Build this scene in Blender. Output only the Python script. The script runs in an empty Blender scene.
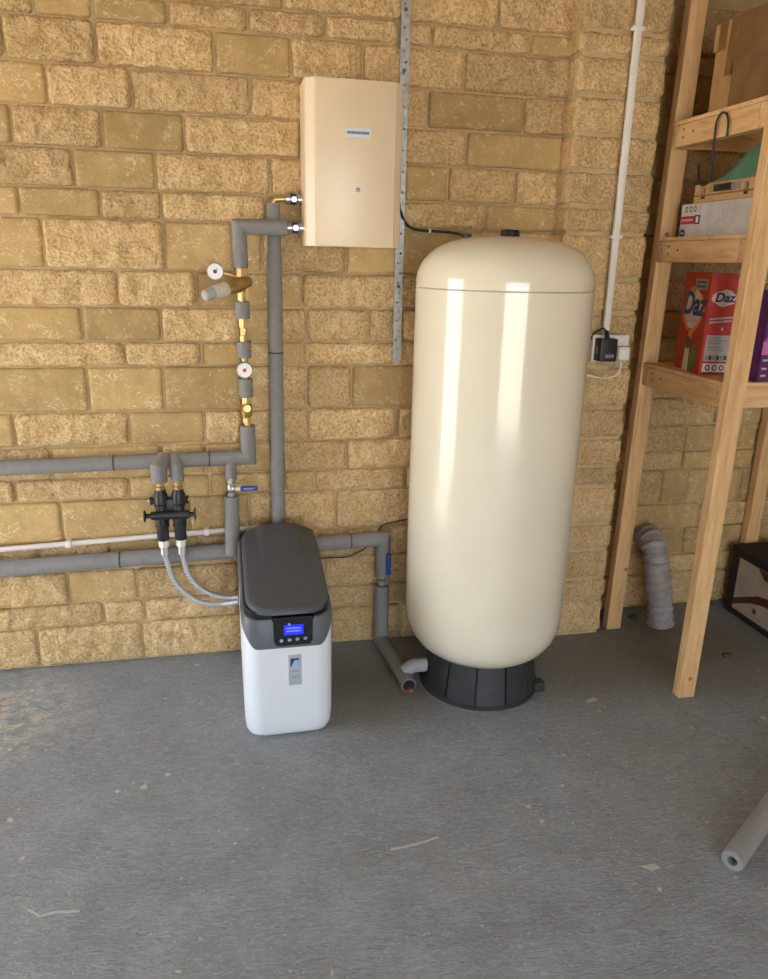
import bpy, bmesh, math, random
import numpy as np
from mathutils import Vector, Matrix, noise
random.seed(7)
SC = bpy.context.scene
COL = SC.collection

# ------------------------------------------------------------------ camera
CAM = Vector((0.0, -2.6, 1.443))
FPX, PPX, PPY = 742.6, 384.0, 489.5
RIGHT = Vector((0.97797308, -0.20753244, 0.02233723))
DOWN = Vector((-0.04019114, -0.29223903, -0.9555004))
FWD = Vector((0.20482514, 0.93355591, -0.29414287))
cd = bpy.data.cameras.new('camera')
cd.sensor_fit = 'HORIZONTAL'; cd.sensor_width = 36.0; cd.lens = FPX / 768.0 * 36.0
cd.clip_start = 0.02
cam = bpy.data.objects.new('camera', cd); COL.objects.link(cam)
m = Matrix((RIGHT, -DOWN, -FWD)).transposed().to_4x4(); m.translation = CAM
cam.matrix_world = m
SC.camera = cam

# ------------------------------------------------------------------ world, sun, exposure
wd = bpy.data.worlds.new('sky'); SC.world = wd; wd.use_nodes = True
bg = wd.node_tree.nodes['Background']
bg.inputs['Color'].default_value = (0.72, 0.86, 1.0, 1); bg.inputs['Strength'].default_value = 3.0
sl = bpy.data.lights.new('sun', 'SUN'); sl.energy = 12.0; sl.color = (1.0, 0.87, 0.68); sl.angle = 0.01
sun = bpy.data.objects.new('sun', sl); COL.objects.link(sun)
sun.rotation_euler = (math.radians(38), 0, math.radians(-60))
SC.view_settings.view_transform = 'Standard'
SC.view_settings.look = 'None'
SC.view_settings.gamma = 1.0
SC.view_settings.use_curve_mapping = False
SC.view_settings.exposure = 1.42

# ------------------------------------------------------------------ pixel -> place
def ray(px, py):
    return RIGHT * (px - PPX) + DOWN * (py - PPY) + FWD * FPX
def onY(px, py, Y=0.0):
    d = ray(px, py); t = (Y - CAM.y) / d.y; return CAM + d * t
def onZ(px, py, Z=0.0):
    d = ray(px, py); t = (Z - CAM.z) / d.z; return CAM + d * t

# ------------------------------------------------------------------ materials
class NT:
    def __init__(s, name):
        s.m = bpy.data.materials.new(name); s.m.use_nodes = True
        s.t = s.m.node_tree; s.b = s.t.nodes['Principled BSDF']
    def n(s, typ, **kw):
        nd = s.t.nodes.new(typ)
        for k, v in kw.items():
            if k.startswith('i_'):
                k = k[2:]
                key = int(k) if k.isdigit() else k.replace('_', ' ')
                if hasattr(v, 'is_output'): s.t.links.new(v, nd.inputs[key])
                else: nd.inputs[key].default_value = v
            else: setattr(nd, k, v)
        return nd
    def link(s, a, b): s.t.links.new(a, b)
    def ramp(s, fac, stops, interp='LINEAR'):
        r = s.n('ShaderNodeValToRGB'); r.color_ramp.interpolation = interp
        el = r.color_ramp.elements
        while len(el) < len(stops): el.new(0.5)
        for e, (p, c) in zip(el, stops):
            e.position = p; e.color = (*c, 1) if len(c) == 3 else c
        s.link(fac, r.inputs[0]); return r.outputs[0]
    def mix(s, fac, a, b, mode='MIX'):
        x = s.n('ShaderNodeMix', data_type='RGBA', blend_type=mode)
        for i, v in ((0, fac), (6, a), (7, b)):
            if hasattr(v, 'is_output'): s.link(v, x.inputs[i])
            elif i == 0: x.inputs[i].default_value = v
            else: x.inputs[i].default_value = (*v, 1) if len(v) == 3 else v
        return x.outputs[2]
    def math(s, op, a, b=0.0, c=None):
        x = s.n('ShaderNodeMath', operation=op)
        for i, v in enumerate((a, b) if c is None else (a, b, c)):
            if hasattr(v, 'is_output'): s.link(v, x.inputs[i])
            else: x.inputs[i].default_value = v
        return x.outputs[0]
    def coords(s, scale=(1, 1, 1), rnd=True, kind='Object'):
        tc = s.n('ShaderNodeTexCoord'); out = tc.outputs[kind]
        if rnd:
            oi = s.n('ShaderNodeObjectInfo')
            sc = s.n('ShaderNodeVectorMath', operation='SCALE'); s.link(out, sc.inputs[0]); sc.inputs['Scale'].default_value = 1.0
            k = s.math('MULTIPLY', oi.outputs['Random'], 37.0)
            ad = s.n('ShaderNodeVectorMath', operation='ADD'); s.link(sc.outputs[0], ad.inputs[0]); s.link(k, ad.inputs[1]); out = ad.outputs[0]
        mp = s.n('ShaderNodeMapping'); s.link(out, mp.inputs[0]); mp.inputs['Scale'].default_value = scale
        return mp.outputs[0]
    def noise(s, vec, scale, detail=3, rough=0.55, dist=0.0):
        x = s.n('ShaderNodeTexNoise'); s.link(vec, x.inputs['Vector'])
        x.inputs['Scale'].default_value = scale; x.inputs['Detail'].default_value = detail
        x.inputs['Roughness'].default_value = rough; x.inputs['Distortion'].default_value = dist
        return x.outputs['Fac']
    def bump(s, h, strength, dist):
        b = s.n('ShaderNodeBump'); b.inputs['Strength'].default_value = strength; b.inputs['Distance'].default_value = dist
        s.link(h, b.inputs['Height']); s.link(b.outputs[0], s.b.inputs['Normal']); return b
    def col(s, c):
        if hasattr(c, 'is_output'): s.link(c, s.b.inputs['Base Color'])
        else: s.b.inputs['Base Color'].default_value = (*c, 1)
    def set(s, **kw):
        for k, v in kw.items(): s.b.inputs[k.replace('_', ' ')].default_value = v

def plain(name, c, rough=0.5, metal=0.0, var=0.08, scale=30.0, bump=0.0, coat=0.0, emit=None):
    """procedural paint/plastic/metal: slight noise in colour and roughness"""
    t = NT(name); v = t.coords(rnd=False)
    nz = t.noise(v, scale, 3)
    a = tuple(x * (1 - var) for x in c); b = tuple(min(1, x * (1 + var)) for x in c)
    t.col(t.ramp(nz, [(0.3, a), (0.7, b)]))
    t.set(Roughness=rough, Metallic=metal)
    if coat: t.set(Coat_Weight=coat, Coat_Roughness=0.04)
    if bump: t.bump(t.noise(v, scale * 6, 2), bump, 0.002)
    if emit: t.b.inputs['Emission Color'].default_value = (*c, 1); t.set(Emission_Strength=emit)
    return t.m

def stone_rough():
    t = NT('rough_stone'); v = t.coords()
    oi = t.n('ShaderNodeObjectInfo').outputs['Random']
    n1 = t.noise(v, 22, 5, 0.65, 0.6); n2 = t.noise(v, 110, 4, 0.7, 0.4); n3 = t.noise(v, 5, 2)
    c = t.ramp(n1, [(0.28, (0.63, 0.41, 0.185)), (0.5, (0.83, 0.575, 0.295)), (0.72, (0.93, 0.70, 0.42))])
    c = t.mix(t.ramp(n2, [(0.38, (0.85,) * 3), (0.50, (0,) * 3)]), c, (0.54, 0.32, 0.13))  # shade in the pits put into the colour
    c = t.mix(t.ramp(n2, [(0.54, (0,) * 3), (0.68, (0.7,) * 3)]), c, (0.95, 0.78, 0.50))  # light caught by the raised grains, also painted in
    c = t.mix(t.ramp(n3, [(0.45, (0,) * 3), (0.8, (0.4,) * 3)]), c, (0.74, 0.51, 0.27))
    c = t.mix(1.0, c, t.ramp(oi, [(0, (0.85, 0.83, 0.80)), (0.5, (1, 0.98, 0.95)), (1, (1.1, 1.08, 1.04))]), 'MULTIPLY')
    t.col(c); t.set(Roughness=0.93, Specular_IOR_Level=0.2)
    h = t.math('ADD', t.math('MULTIPLY', n1, 0.8), t.math('MULTIPLY', n2, 0.7))
    t.bump(h, 0.85, 0.024)
    return t.m

def stone_smooth():
    t = NT('sawn_stone'); v = t.coords()
    oi = t.n('ShaderNodeObjectInfo').outputs['Random']
    n1 = t.noise(v, 14, 4, 0.6); n2 = t.noise(v, 130, 3, 0.7)
    c = t.ramp(n1, [(0.3, (0.45, 0.30, 0.132)), (0.7, (0.58, 0.40, 0.185))])
    c = t.mix(t.ramp(n2, [(0.35, (0.35,) * 3), (0.5, (0,) * 3)]), c, (0.38, 0.25, 0.11))
    # pale drag marks and lime smears
    w = t.noise(t.coords((1, 1, 1.5)), 26, 3, 0.6, 0.7)
    w = t.math('ABSOLUTE', t.math('SUBTRACT', w, 0.5))
    line = t.ramp(w, [(0.0, (1,) * 3), (0.017, (0.5,) * 3), (0.035, (0,) * 3)])
    mask = t.ramp(t.noise(v, 16, 3, 0.6), [(0.50, (0,) * 3), (0.58, (1,) * 3)])
    k = t.math('MULTIPLY', line, mask)
    sp = t.ramp(t.noise(v, 48, 3, 0.6), [(0.64, (0,) * 3), (0.70, (0.8,) * 3)])
    k = t.math('MAXIMUM', k, sp)
    c = t.mix(t.math('MULTIPLY', k, 0.75), c, (0.86, 0.70, 0.46))
    c = t.mix(1.0, c, t.ramp(oi, [(0, (0.80, 0.78, 0.74)), (0.5, (1, 0.98, 0.95)), (1, (1.12, 1.1, 1.05))]), 'MULTIPLY')
    t.col(c); t.set(Roughness=0.9, Specular_IOR_Level=0.2)
    t.bump(t.math('ADD', n2, t.math('MULTIPLY', k, 0.6)), 0.5, 0.004)
    return t.m

def mortar_mat():
    t = NT('mortar'); v = t.coords(rnd=False)
    n1 = t.noise(v, 9, 4, 0.6); n2 = t.noise(v, 160, 3, 0.7)
    c = t.ramp(n1, [(0.3, (0.50, 0.35, 0.18)), (0.7, (0.68, 0.505, 0.28))])
    c = t.mix(t.ramp(n2, [(0.35, (0.5,) * 3), (0.5, (0,) * 3)]), c, (0.34, 0.245, 0.12))
    t.col(c); t.set(Roughness=0.95, Specular_IOR_Level=0.2); t.bump(t.math('ADD', n1, n2), 0.6, 0.006)
    return t.m

def blockwork_mat():
    t = NT('plain_stonework'); v = t.coords(rnd=False)
    mp = t.n('ShaderNodeMapping'); t.link(v, mp.inputs[0]); mp.inputs['Rotation'].default_value = (math.radians(90), 0, 0)
    br = t.n('ShaderNodeTexBrick'); t.link(mp.outputs[0], br.inputs['Vector'])
    br.inputs['Scale'].default_value = 1.0; br.inputs['Brick Width'].default_value = 0.34; br.inputs['Row Height'].default_value = 0.115
    br.inputs['Mortar Size'].default_value = 0.006
    br.inputs['Color1'].default_value = (0.62, 0.44, 0.26, 1); br.inputs['Color2'].default_value = (0.50, 0.35, 0.19, 1)
    br.inputs['Mortar'].default_value = (0.36, 0.27, 0.14, 1)
    t.col(br.outputs['Color']); t.set(Roughness=0.95)
    t.bump(t.noise(v, 40, 4, 0.65), 0.6, 0.01); return t.m

def floor_mat():
    t = NT('painted_concrete'); v = t.coords(rnd=False)
    big = t.noise(v, 1.1, 3, 0.55); mid = t.noise(v, 7, 4, 0.6); fine = t.noise(v, 85, 4, 0.7)
    mp = t.n('ShaderNodeMapping'); t.link(v, mp.inputs[0]); mp.inputs['Scale'].default_value = (1.0, 2.6, 1); mp.inputs['Rotation'].default_value = (0, 0, 0.35)
    tro = t.noise(mp.outputs[0], 34, 4, 0.65, 1.2)
    c = t.ramp(mid, [(0.25, (0.215, 0.24, 0.262)), (0.75, (0.325, 0.362, 0.40))])
    c = t.mix(t.ramp(big, [(0.42, (0,) * 3), (0.68, (0.5,) * 3)]), c, (0.245, 0.235, 0.215))
    c = t.mix(t.ramp(tro, [(0.52, (0,) * 3), (0.66, (0.45,) * 3)]), c, (0.44, 0.46, 0.475))
    c = t.mix(t.ramp(tro, [(0.33, (0.4,) * 3), (0.45, (0,) * 3)]), c, (0.145, 0.148, 0.15))
    # flaked paint: scattered pale flecks
    vo = t.n('ShaderNodeTexVoronoi', feature='F1'); t.link(v, vo.inputs['Vector']); vo.inputs['Scale'].default_value = 15; vo.inputs['Randomness'].default_value = 1.0
    sepc = t.n('ShaderNodeSeparateColor'); t.link(vo.outputs['Color'], sepc.inputs[0])
    dist = t.math('ADD', vo.outputs['Distance'], t.math('MULTIPLY', t.math('SUBTRACT', t.noise(v, 60, 3, 0.7), 0.5), 0.28))
    fl = t.math('MULTIPLY', t.math('LESS_THAN', dist, t.math('MULTIPLY', sepc.outputs[0], 0.14)), t.math('GREATER_THAN', sepc.outputs[1], 0.6))
    c = t.mix(t.math('MULTIPLY', fl, 0.75), c, (0.62, 0.57, 0.50))
    v3 = t.n('ShaderNodeTexVoronoi', feature='F1'); t.link(v, v3.inputs['Vector']); v3.inputs['Scale'].default_value = 34
    s3 = t.n('ShaderNodeSeparateColor'); t.link(v3.outputs['Color'], s3.inputs[0])
    d3 = t.math('ADD', v3.outputs['Distance'], t.math('MULTIPLY', t.math('SUBTRACT', t.noise(v, 120, 3, 0.7), 0.5), 0.3))
    f3 = t.math('MULTIPLY', t.math('LESS_THAN', d3, t.math('MULTIPLY', s3.outputs[0], 0.13)), t.math('GREATER_THAN', s3.outputs[1], 0.6))
    c = t.mix(t.math('MULTIPLY', f3, 0.7), c, (0.60, 0.57, 0.52))
    fk = t.ramp(t.noise(v, 95, 2, 0.5, 0.8), [(0.66, (0,) * 3), (0.72, (0.6,) * 3)])
    c = t.mix(fk, c, (0.52, 0.52, 0.50))
    # worn patch by the wall, bare pale concrete
    geo = t.n('ShaderNodeTexCoord').outputs['Object']
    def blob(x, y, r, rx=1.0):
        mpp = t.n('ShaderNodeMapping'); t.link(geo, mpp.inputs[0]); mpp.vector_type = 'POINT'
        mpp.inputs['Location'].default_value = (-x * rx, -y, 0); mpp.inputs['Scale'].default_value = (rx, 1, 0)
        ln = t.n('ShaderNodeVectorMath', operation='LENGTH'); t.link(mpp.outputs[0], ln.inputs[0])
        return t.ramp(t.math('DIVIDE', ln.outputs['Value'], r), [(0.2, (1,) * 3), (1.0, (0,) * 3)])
    worn = t.math('MULTIPLY', blob(-0.74, -0.3, 0.33), t.ramp(t.noise(v, 26, 4, 0.7), [(0.46, (0,) * 3), (0.58, (1,) * 3)]))
    c = t.mix(t.math('MULTIPLY', worn, 0.8), c, (0.60, 0.53, 0.43))
    brown_patch = t.math('MULTIPLY', t.math('MAXIMUM', blob(0.45, -0.28, 0.36), blob(1.75, -0.25, 0.5, 0.6)), t.ramp(mid, [(0.3, (0.6,) * 3), (0.6, (0.95,) * 3)]))  # dark brown patches between softener and tank and under the shelving
    c = t.mix(t.math('MULTIPLY', brown_patch, 0.75), c, (0.15, 0.128, 0.098))
    t.col(c)
    t.link(t.ramp(mid, [(0.3, (0.42,) * 3), (0.7, (0.62,) * 3)]), t.b.inputs['Roughness'])
    t.set(Specular_IOR_Level=0.4)
    h = t.math('ADD', t.math('MULTIPLY', tro, 0.9), t.math('MULTIPLY', fine, 0.35))
    t.bump(h, 0.8, 0.007)
    return t.m

def wood_mat(axis):
    t = NT('pine_' + axis); sc = {'x': (0.12, 1, 1), 'y': (1, 0.12, 1), 'z': (1, 1, 0.12)}[axis]
    v = t.coords(sc); v2 = t.coords((1, 1, 1))
    g = t.noise(v, 60, 3, 0.6, 0.5); g2 = t.noise(v, 14, 2, 0.5, 0.8)
    c = t.ramp(g, [(0.3, (0.60, 0.34, 0.145)), (0.5, (0.77, 0.48, 0.23)), (0.75, (0.84, 0.57, 0.31))])
    c = t.mix(t.ramp(g2, [(0.45, (0,) * 3), (0.75, (0.4,) * 3)]), c, (0.58, 0.35, 0.14))
    vo = t.n('ShaderNodeTexVoronoi', feature='F1'); t.link(v2, vo.inputs['Vector']); vo.inputs['Scale'].default_value = 7.5
    sp = t.n('ShaderNodeSeparateColor'); t.link(vo.outputs['Color'], sp.inputs[0])
    kn = t.math('MULTIPLY', t.ramp(vo.outputs['Distance'], [(0.03, (1,) * 3), (0.085, (0,) * 3)]), t.math('GREATER_THAN', sp.outputs[0], 0.35))
    c = t.mix(t.math('MULTIPLY', kn, 0.85), c, (0.22, 0.10, 0.035))
    oi = t.n('ShaderNodeObjectInfo').outputs['Random']
    c = t.mix(1.0, c, t.ramp(oi, [(0, (0.9, 0.87, 0.84)), (1, (1.05, 1.03, 1.0))]), 'MULTIPLY')
    t.col(c); t.set(Roughness=0.62); t.bump(g, 0.15, 0.001); return t.m

def braid_mat():
    t = NT('braided_steel'); v = t.coords(rnd=False)
    w1 = t.n('ShaderNodeTexWave', wave_type='BANDS', bands_direction='DIAGONAL'); t.link(v, w1.inputs['Vector']); w1.inputs['Scale'].default_value = 80
    n1 = t.noise(v, 300, 2)
    t.col(t.ramp(t.math('MULTIPLY', w1.outputs['Fac'], n1), [(0.1, (0.22, 0.22, 0.225)), (0.42, (0.66, 0.65, 0.66))]))
    t.set(Metallic=0.4, Roughness=0.42); t.bump(w1.outputs['Fac'], 0.4, 0.001); return t.m

def card_mat(name, c):
    t = NT(name); v = t.coords(rnd=False)
    n = t.noise(v, 20, 4, 0.6)
    t.col(t.ramp(n, [(0.3, tuple(x * 0.85 for x in c)), (0.7, tuple(x * 1.1 for x in c))])); t.set(Roughness=0.8); return t.m

ROUGH, SAWN, MORTAR, BLOCK, FLOOR = stone_rough(), stone_smooth(), mortar_mat(), blockwork_mat(), floor_mat()
WX, WY, WZ = wood_mat('x'), wood_mat('y'), wood_mat('z')
CREAM = plain('cream_lacquer', (0.79, 0.71, 0.55), 0.14, 0, 0.02, 6, 0, 0.5)
CREAMSEAM = plain('cream_seam', (0.45, 0.39, 0.28), 0.4)
CABINET = plain('cream_enamel', (0.78, 0.62, 0.42), 0.32, 0, 0.02, 8)
CABIN_STRIP = CABINET
BLACKP = plain('black_plastic', (0.016, 0.016, 0.018), 0.42, 0, 0.15)
BASEBLK = plain('black_moulding', (0.035, 0.035, 0.038), 0.55, 0, 0.2, 20, 0.1)
FOAM = plain('grey_foam', (0.24, 0.225, 0.218), 0.85, 0, 0.07, 60, 0.15)
BORESHADE = plain('bore_shade_black', (0.01, 0.01, 0.01), 0.9)
JOINT = plain('joint_tape', (0.03, 0.028, 0.025), 0.6, 0, 0.5, 120)
BRASS = plain('brass', (0.60, 0.42, 0.18), 0.36, 0.8, 0.15, 60)
BRASSD = plain('dull_brass', (0.50, 0.33, 0.12), 0.36, 0.85, 0.2, 50)
COPPER = plain('copper', (0.72, 0.36, 0.18), 0.3, 0.9, 0.15, 60)
CHROME = plain('chromed_metal', (0.58, 0.57, 0.56), 0.28, 0.95, 0.05)
GALV = plain('galvanised_steel', (0.38, 0.38, 0.37), 0.48, 0.7, 0.25, 70)
WHITEP = plain('white_plastic', (0.80, 0.75, 0.68), 0.4, 0, 0.03)
GAUGEW = plain('white_dial', (0.85, 0.83, 0.80), 0.35, 0, 0.02)
REDP = plain('red_plastic', (0.55, 0.02, 0.015), 0.4)
BLUEP = plain('blue_vinyl', (0.012, 0.05, 0.30), 0.35)
PINKW = plain('white_pipe_plastic', (0.74, 0.66, 0.62), 0.4, 0, 0.04)
GREYKNOB = plain('warm_grey_plastic', (0.66, 0.61, 0.52), 0.5)
GREYKNOB2 = plain('mid_grey_plastic', (0.40, 0.38, 0.34), 0.5)
SOFTW = plain('white_shell_plastic', (0.78, 0.80, 0.84), 0.38, 0, 0.015, 8)
LIDG = plain('slate_grey_plastic', (0.072, 0.079, 0.092), 0.5, 0, 0.06, 25, 0.04)
COLLARG = plain('mid_slate_plastic', (0.108, 0.116, 0.130), 0.45, 0, 0.04, 25)
BLACKGLOSS = plain('black_gloss', (0.012, 0.012, 0.014), 0.18)
SCREEN = plain('blue_screen', (0.008, 0.012, 0.75), 0.3, 0, 0.05, 40, 0, 0, 0.7)
SCREENTXT = plain('screen_text', (0.07, 0.10, 1.0), 0.3, 0, 0.02, 40, 0, 0, 0.9)
BUTTON = plain('button_grey', (0.32, 0.32, 0.33), 0.4)
SILVER = plain('silver_badge', (0.50, 0.53, 0.56), 0.35, 0.4, 0.06, 90)
NAVY = plain('navy_print', (0.012, 0.035, 0.16), 0.4)
LBLUE = plain('light_blue_print', (0.30, 0.50, 0.78), 0.4)
DGREY = plain('dark_grey_print', (0.06, 0.06, 0.065), 0.5)
MGREY = plain('grey_print', (0.30, 0.29, 0.28), 0.5)
LGREY = plain('pale_grey_print', (0.52, 0.50, 0.48), 0.5)
WHITEPR = plain('white_print', (0.85, 0.83, 0.80), 0.5, 0, 0.02)
CARD = card_mat('brown_cardboard', (0.42, 0.235, 0.09))
TAPE = plain('brown_parcel_tape', (0.20, 0.10, 0.035), 0.12, 0, 0.2, 9, 0.35)
CARTON = card_mat('white_carton', (0.66, 0.60, 0.54))
REDC = card_mat('red_carton', (0.46, 0.055, 0.022))
REDLIT = card_mat('red_carton_lit_end', (0.58, 0.065, 0.05))  # lighter copy of the carton red: light on the end face as colour
ORANGEP = plain('orange_print', (0.72, 0.20, 0.06), 0.5)
CREAMPR = plain('cream_print', (0.70, 0.60, 0.46), 0.5)
GREENP = plain('green_print', (0.09, 0.22, 0.03), 0.5)
PURPLE = card_mat('purple_carton', (0.10, 0.018, 0.10))
PINK = plain('pink_print', (0.55, 0.16, 0.38), 0.5)
BLACKC = card_mat('black_carton', (0.022, 0.014, 0.014))
LABELB = card_mat('beige_label', (0.44, 0.37, 0.28))
BROWNPR = plain('brown_print', (0.10, 0.03, 0.02), 0.5)
CLOTH = plain('green_cloth', (0.12, 0.27, 0.16), 0.85, 0, 0.15, 25, 0.2)
CASEW = plain('varnished_wood', (0.62, 0.38, 0.17), 0.4, 0, 0.12, 40)
DUCT = plain('grey_duct_skin', (0.40, 0.375, 0.37), 0.5, 0.1, 0.12, 40, 0.2)
CEIL = plain('ceiling_board', (0.48, 0.38, 0.28), 0.9)
CONCRETE = plain('drive_concrete', (0.52, 0.49, 0.44), 0.9, 0, 0.12, 3)
DARKWIRE = plain('dark_wire', (0.03, 0.025, 0.02), 0.5)

# ------------------------------------------------------------------ builders
WL = {}                      # world location of every object (all are unrotated; shapes carry their own turn)
def link(o, loc, parent=None):
    COL.objects.link(o); loc = Vector(loc); o.location = loc; WL[o.name] = loc
    if parent is not None:
        o.parent = parent; o.matrix_parent_inverse = Matrix.Translation(-WL[parent.name])
    return o
def mesh(name, verts, faces, mat, parent=None, smooth=False, origin=None):
    vs = np.array([tuple(v) for v in verts], dtype=float)
    if origin is None:
        lo, hi = vs.min(0), vs.max(0); c = (lo + hi) / 2
        if parent is None: c[2] = lo[2]
    else: c = np.array(origin)
    me = bpy.data.meshes.new(name); me.from_pydata((vs - c).tolist(), [], faces); me.materials.append(mat)
    bm = bmesh.new(); bm.from_mesh(me); bmesh.ops.recalc_face_normals(bm, faces=bm.faces); bm.to_mesh(me); bm.free()
    if smooth:
        for p in me.polygons: p.use_smooth = True
        if smooth != 'all':
            me.set_sharp_from_angle(angle=math.radians(40))
    return link(bpy.data.objects.new(name, me), c, parent)
def thing(name, label, cat, loc, group=None):
    o = bpy.data.objects.new(name, None); o.empty_display_size = 0.05; link(o, loc)
    return tag(o, label, cat, group)
def tag(o, label, cat, group=None):
    o['label'] = label; o['category'] = cat
    if group: o['group'] = group
    return o
def lab(o, label): o['label'] = label; return o
def struct(o): o['kind'] = 'structure'; return o

def boxvf(x0, x1, y0, y1, z0, z1, bevel=0.0, seg=2, rz=0.0, only=None):
    bm = bmesh.new(); bmesh.ops.create_cube(bm, size=1.0)
    for v in bm.verts:
        v.co = Vector(((v.co.x) * (x1 - x0), v.co.y * (y1 - y0), v.co.z * (z1 - z0)))
    if bevel:
        ed = bm.edges[:] if only is None else [e for e in bm.edges if abs((e.verts[0].co - e.verts[1].co).normalized()['xyz'.index(only)]) > 0.9]
        bmesh.ops.bevel(bm, geom=ed, offset=bevel, segments=seg, profile=0.5, affect='EDGES')
    R = Matrix.Rotation(rz, 3, 'Z'); c = Vector(((x0 + x1) / 2, (y0 + y1) / 2, (z0 + z1) / 2))
    bm.verts.index_update()
    vs = [R @ v.co + c for v in bm.verts]; fs = [[v.index for v in f.verts] for f in bm.faces]; bm.free()
    return vs, fs
def box(name, x0, x1, y0, y1, z0, z1, mat, parent=None, bevel=0.0, seg=2, rz=0.0, smooth=None, only=None):
    vs, fs = boxvf(x0, x1, y0, y1, z0, z1, bevel, seg, rz, only)
    return mesh(name, vs, fs, mat, parent, bool(bevel) if smooth is None else smooth)

def sweepvf(path, rad, n=20, caps=True):
    P = [Vector(p) for p in path]; rads = rad if isinstance(rad, (list, tuple)) else [rad] * len(P)
    D = [(P[i + 1] - P[i]).normalized() for i in range(len(P) - 1)]
    up = Vector((0, 0, 1)) if abs(D[0].z) < 0.9 else Vector((1, 0, 0))
    u = D[0].cross(up).normalized(); w = D[0].cross(u).normalized()
    vs, fs = [], []
    for i, p in enumerate(P):
        d0 = D[max(0, i - 1)]; d1 = D[min(len(D) - 1, i)]
        nrm = (d0 + d1).normalized()
        for k in range(n):
            a = 2 * math.pi * k / n
            o = (u * math.cos(a) + w * math.sin(a)) * rads[i]
            o = o - d0 * (o.dot(nrm) / max(0.2, d0.dot(nrm)))
            vs.append(p + o)
        if i < len(D) and i > 0 or i == 0:
            q = d0.rotation_difference(d1); u = q @ u; w = q @ w
    for i in range(len(P) - 1):
        for k in range(n):
            a, b = i * n + k, i * n + (k + 1) % n
            fs.append((a, b, b + n, a + n))
    if caps:
        fs.append(tuple(range(n))[::-1]); fs.append(tuple(range((len(P) - 1) * n, len(P) * n)))
    return vs, fs
def tube(name, path, rad, mat, parent=None, n=20, caps=True, smooth=True):
    vs, fs = sweepvf(path, rad, n, caps); return mesh(name, vs, fs, mat, parent, smooth)
def lathe(name, prof, org, axis, mat, parent=None, n=24, smooth=True):
    """prof = [(radius, distance along the axis)]"""
    ax = Vector(axis).normalized(); org = Vector(org)
    up = Vector((0, 0, 1)) if abs(ax.z) < 0.9 else Vector((1, 0, 0))
    u = ax.cross(up).normalized(); w = ax.cross(u).normalized()
    vs, fs, rows = [], [], []
    for r, h in prof:
        if r < 1e-6: rows.append([len(vs)]); vs.append(org + ax * h)
        else:
            rows.append(list(range(len(vs), len(vs) + n)))
            for k in range(n):
                a = 2 * math.pi * k / n; vs.append(org + ax * h + (u * math.cos(a) + w * math.sin(a)) * r)
    for A, B in zip(rows, rows[1:]):
        for k in range(n):
            j = (k + 1) % n
            if len(A) == 1 and len(B) == 1: continue
            if len(A) == 1: fs.append((A[0], B[j], B[k]))
            elif len(B) == 1: fs.append((A[k], A[j], B[0]))
            else: fs.append((A[k], A[j], B[j], B[k]))
    for A in (rows[0], rows[-1]):
        if len(A) > 1: fs.append(tuple(A))
    return mesh(name, vs, fs, mat, parent, smooth)
def bez(pts, n=10):
    """Catmull-Rom through the points"""
    P = [Vector(p) for p in pts]; P = [P[0] * 2 - P[1]] + P + [P[-1] * 2 - P[-2]]; out = []
    for i in range(1, len(P) - 2):
        for k in range(n):
            t = k / n; a, b, c, d = P[i - 1:i + 3]
            out.append(0.5 * ((2 * b) + (c - a) * t + (2 * a - 5 * b + 4 * c - d) * t * t + (3 * b - a - 3 * c + d) * t ** 3))
    out.append(P[-2]); return out
def flat(name, poly, org, ux, uy, mat, parent=None, th=0.0008):
    """thin printed or glued piece: polygon in the plane (ux, uy) at org, given a small thickness"""
    ux, uy = Vector(ux).normalized(), Vector(uy).normalized(); nz = ux.cross(uy); org = Vector(org); n = len(poly)
    vs = [org + ux * a + uy * b for a, b in poly] + [org + ux * a + uy * b + nz * th for a, b in poly]
    fs = [tuple(range(n))[::-1], tuple(range(n, 2 * n))] + [(i, (i + 1) % n, n + (i + 1) % n, n + i) for i in range(n)]
    return mesh(name, vs, fs, mat, parent)
def rect(x0, y0, x1, y1): return [(x0, y0), (x1, y0), (x1, y1), (x0, y1)]
def disc(cx, cy, rx, ry=None, n=16, wob=0.0):
    ry = rx if ry is None else ry
    return [(cx + rx * math.cos(2 * math.pi * k / n) * (1 + wob * random.uniform(-1, 1)), cy + ry * math.sin(2 * math.pi * k / n) * (1 + wob * random.uniform(-1, 1))) for k in range(n)]
def text(name, body, size, org, ux, uy, mat, parent, shear=0.0, bold=0.0, ext=0.0004):
    cu = bpy.data.curves.new(name, 'FONT'); cu.body = body; cu.size = size; cu.shear = shear; cu.offset = bold; cu.extrude = ext
    cu.resolution_u = 4; cu.materials.append(mat)
    cu.align_x = 'CENTER'; cu.align_y = 'CENTER'
    tmp = bpy.data.objects.new(name + '_curve', cu); COL.objects.link(tmp)
    me = bpy.data.meshes.new_from_object(tmp.evaluated_get(bpy.context.evaluated_depsgraph_get())); bpy.data.objects.remove(tmp)
    if not me.materials: me.materials.append(mat)
    o = bpy.data.objects.new(name, me); COL.objects.link(o)
    ux, uy = Vector(ux).normalized(), Vector(uy).normalized()
    M = Matrix((ux, uy, ux.cross(uy))).transposed().to_4x4(); M.translation = Vector(org)
    o.parent = parent; o.matrix_parent_inverse = Matrix.Translation(-WL[parent.name]); o.matrix_basis = M
    WL[o.name] = Vector(org); return o

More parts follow.
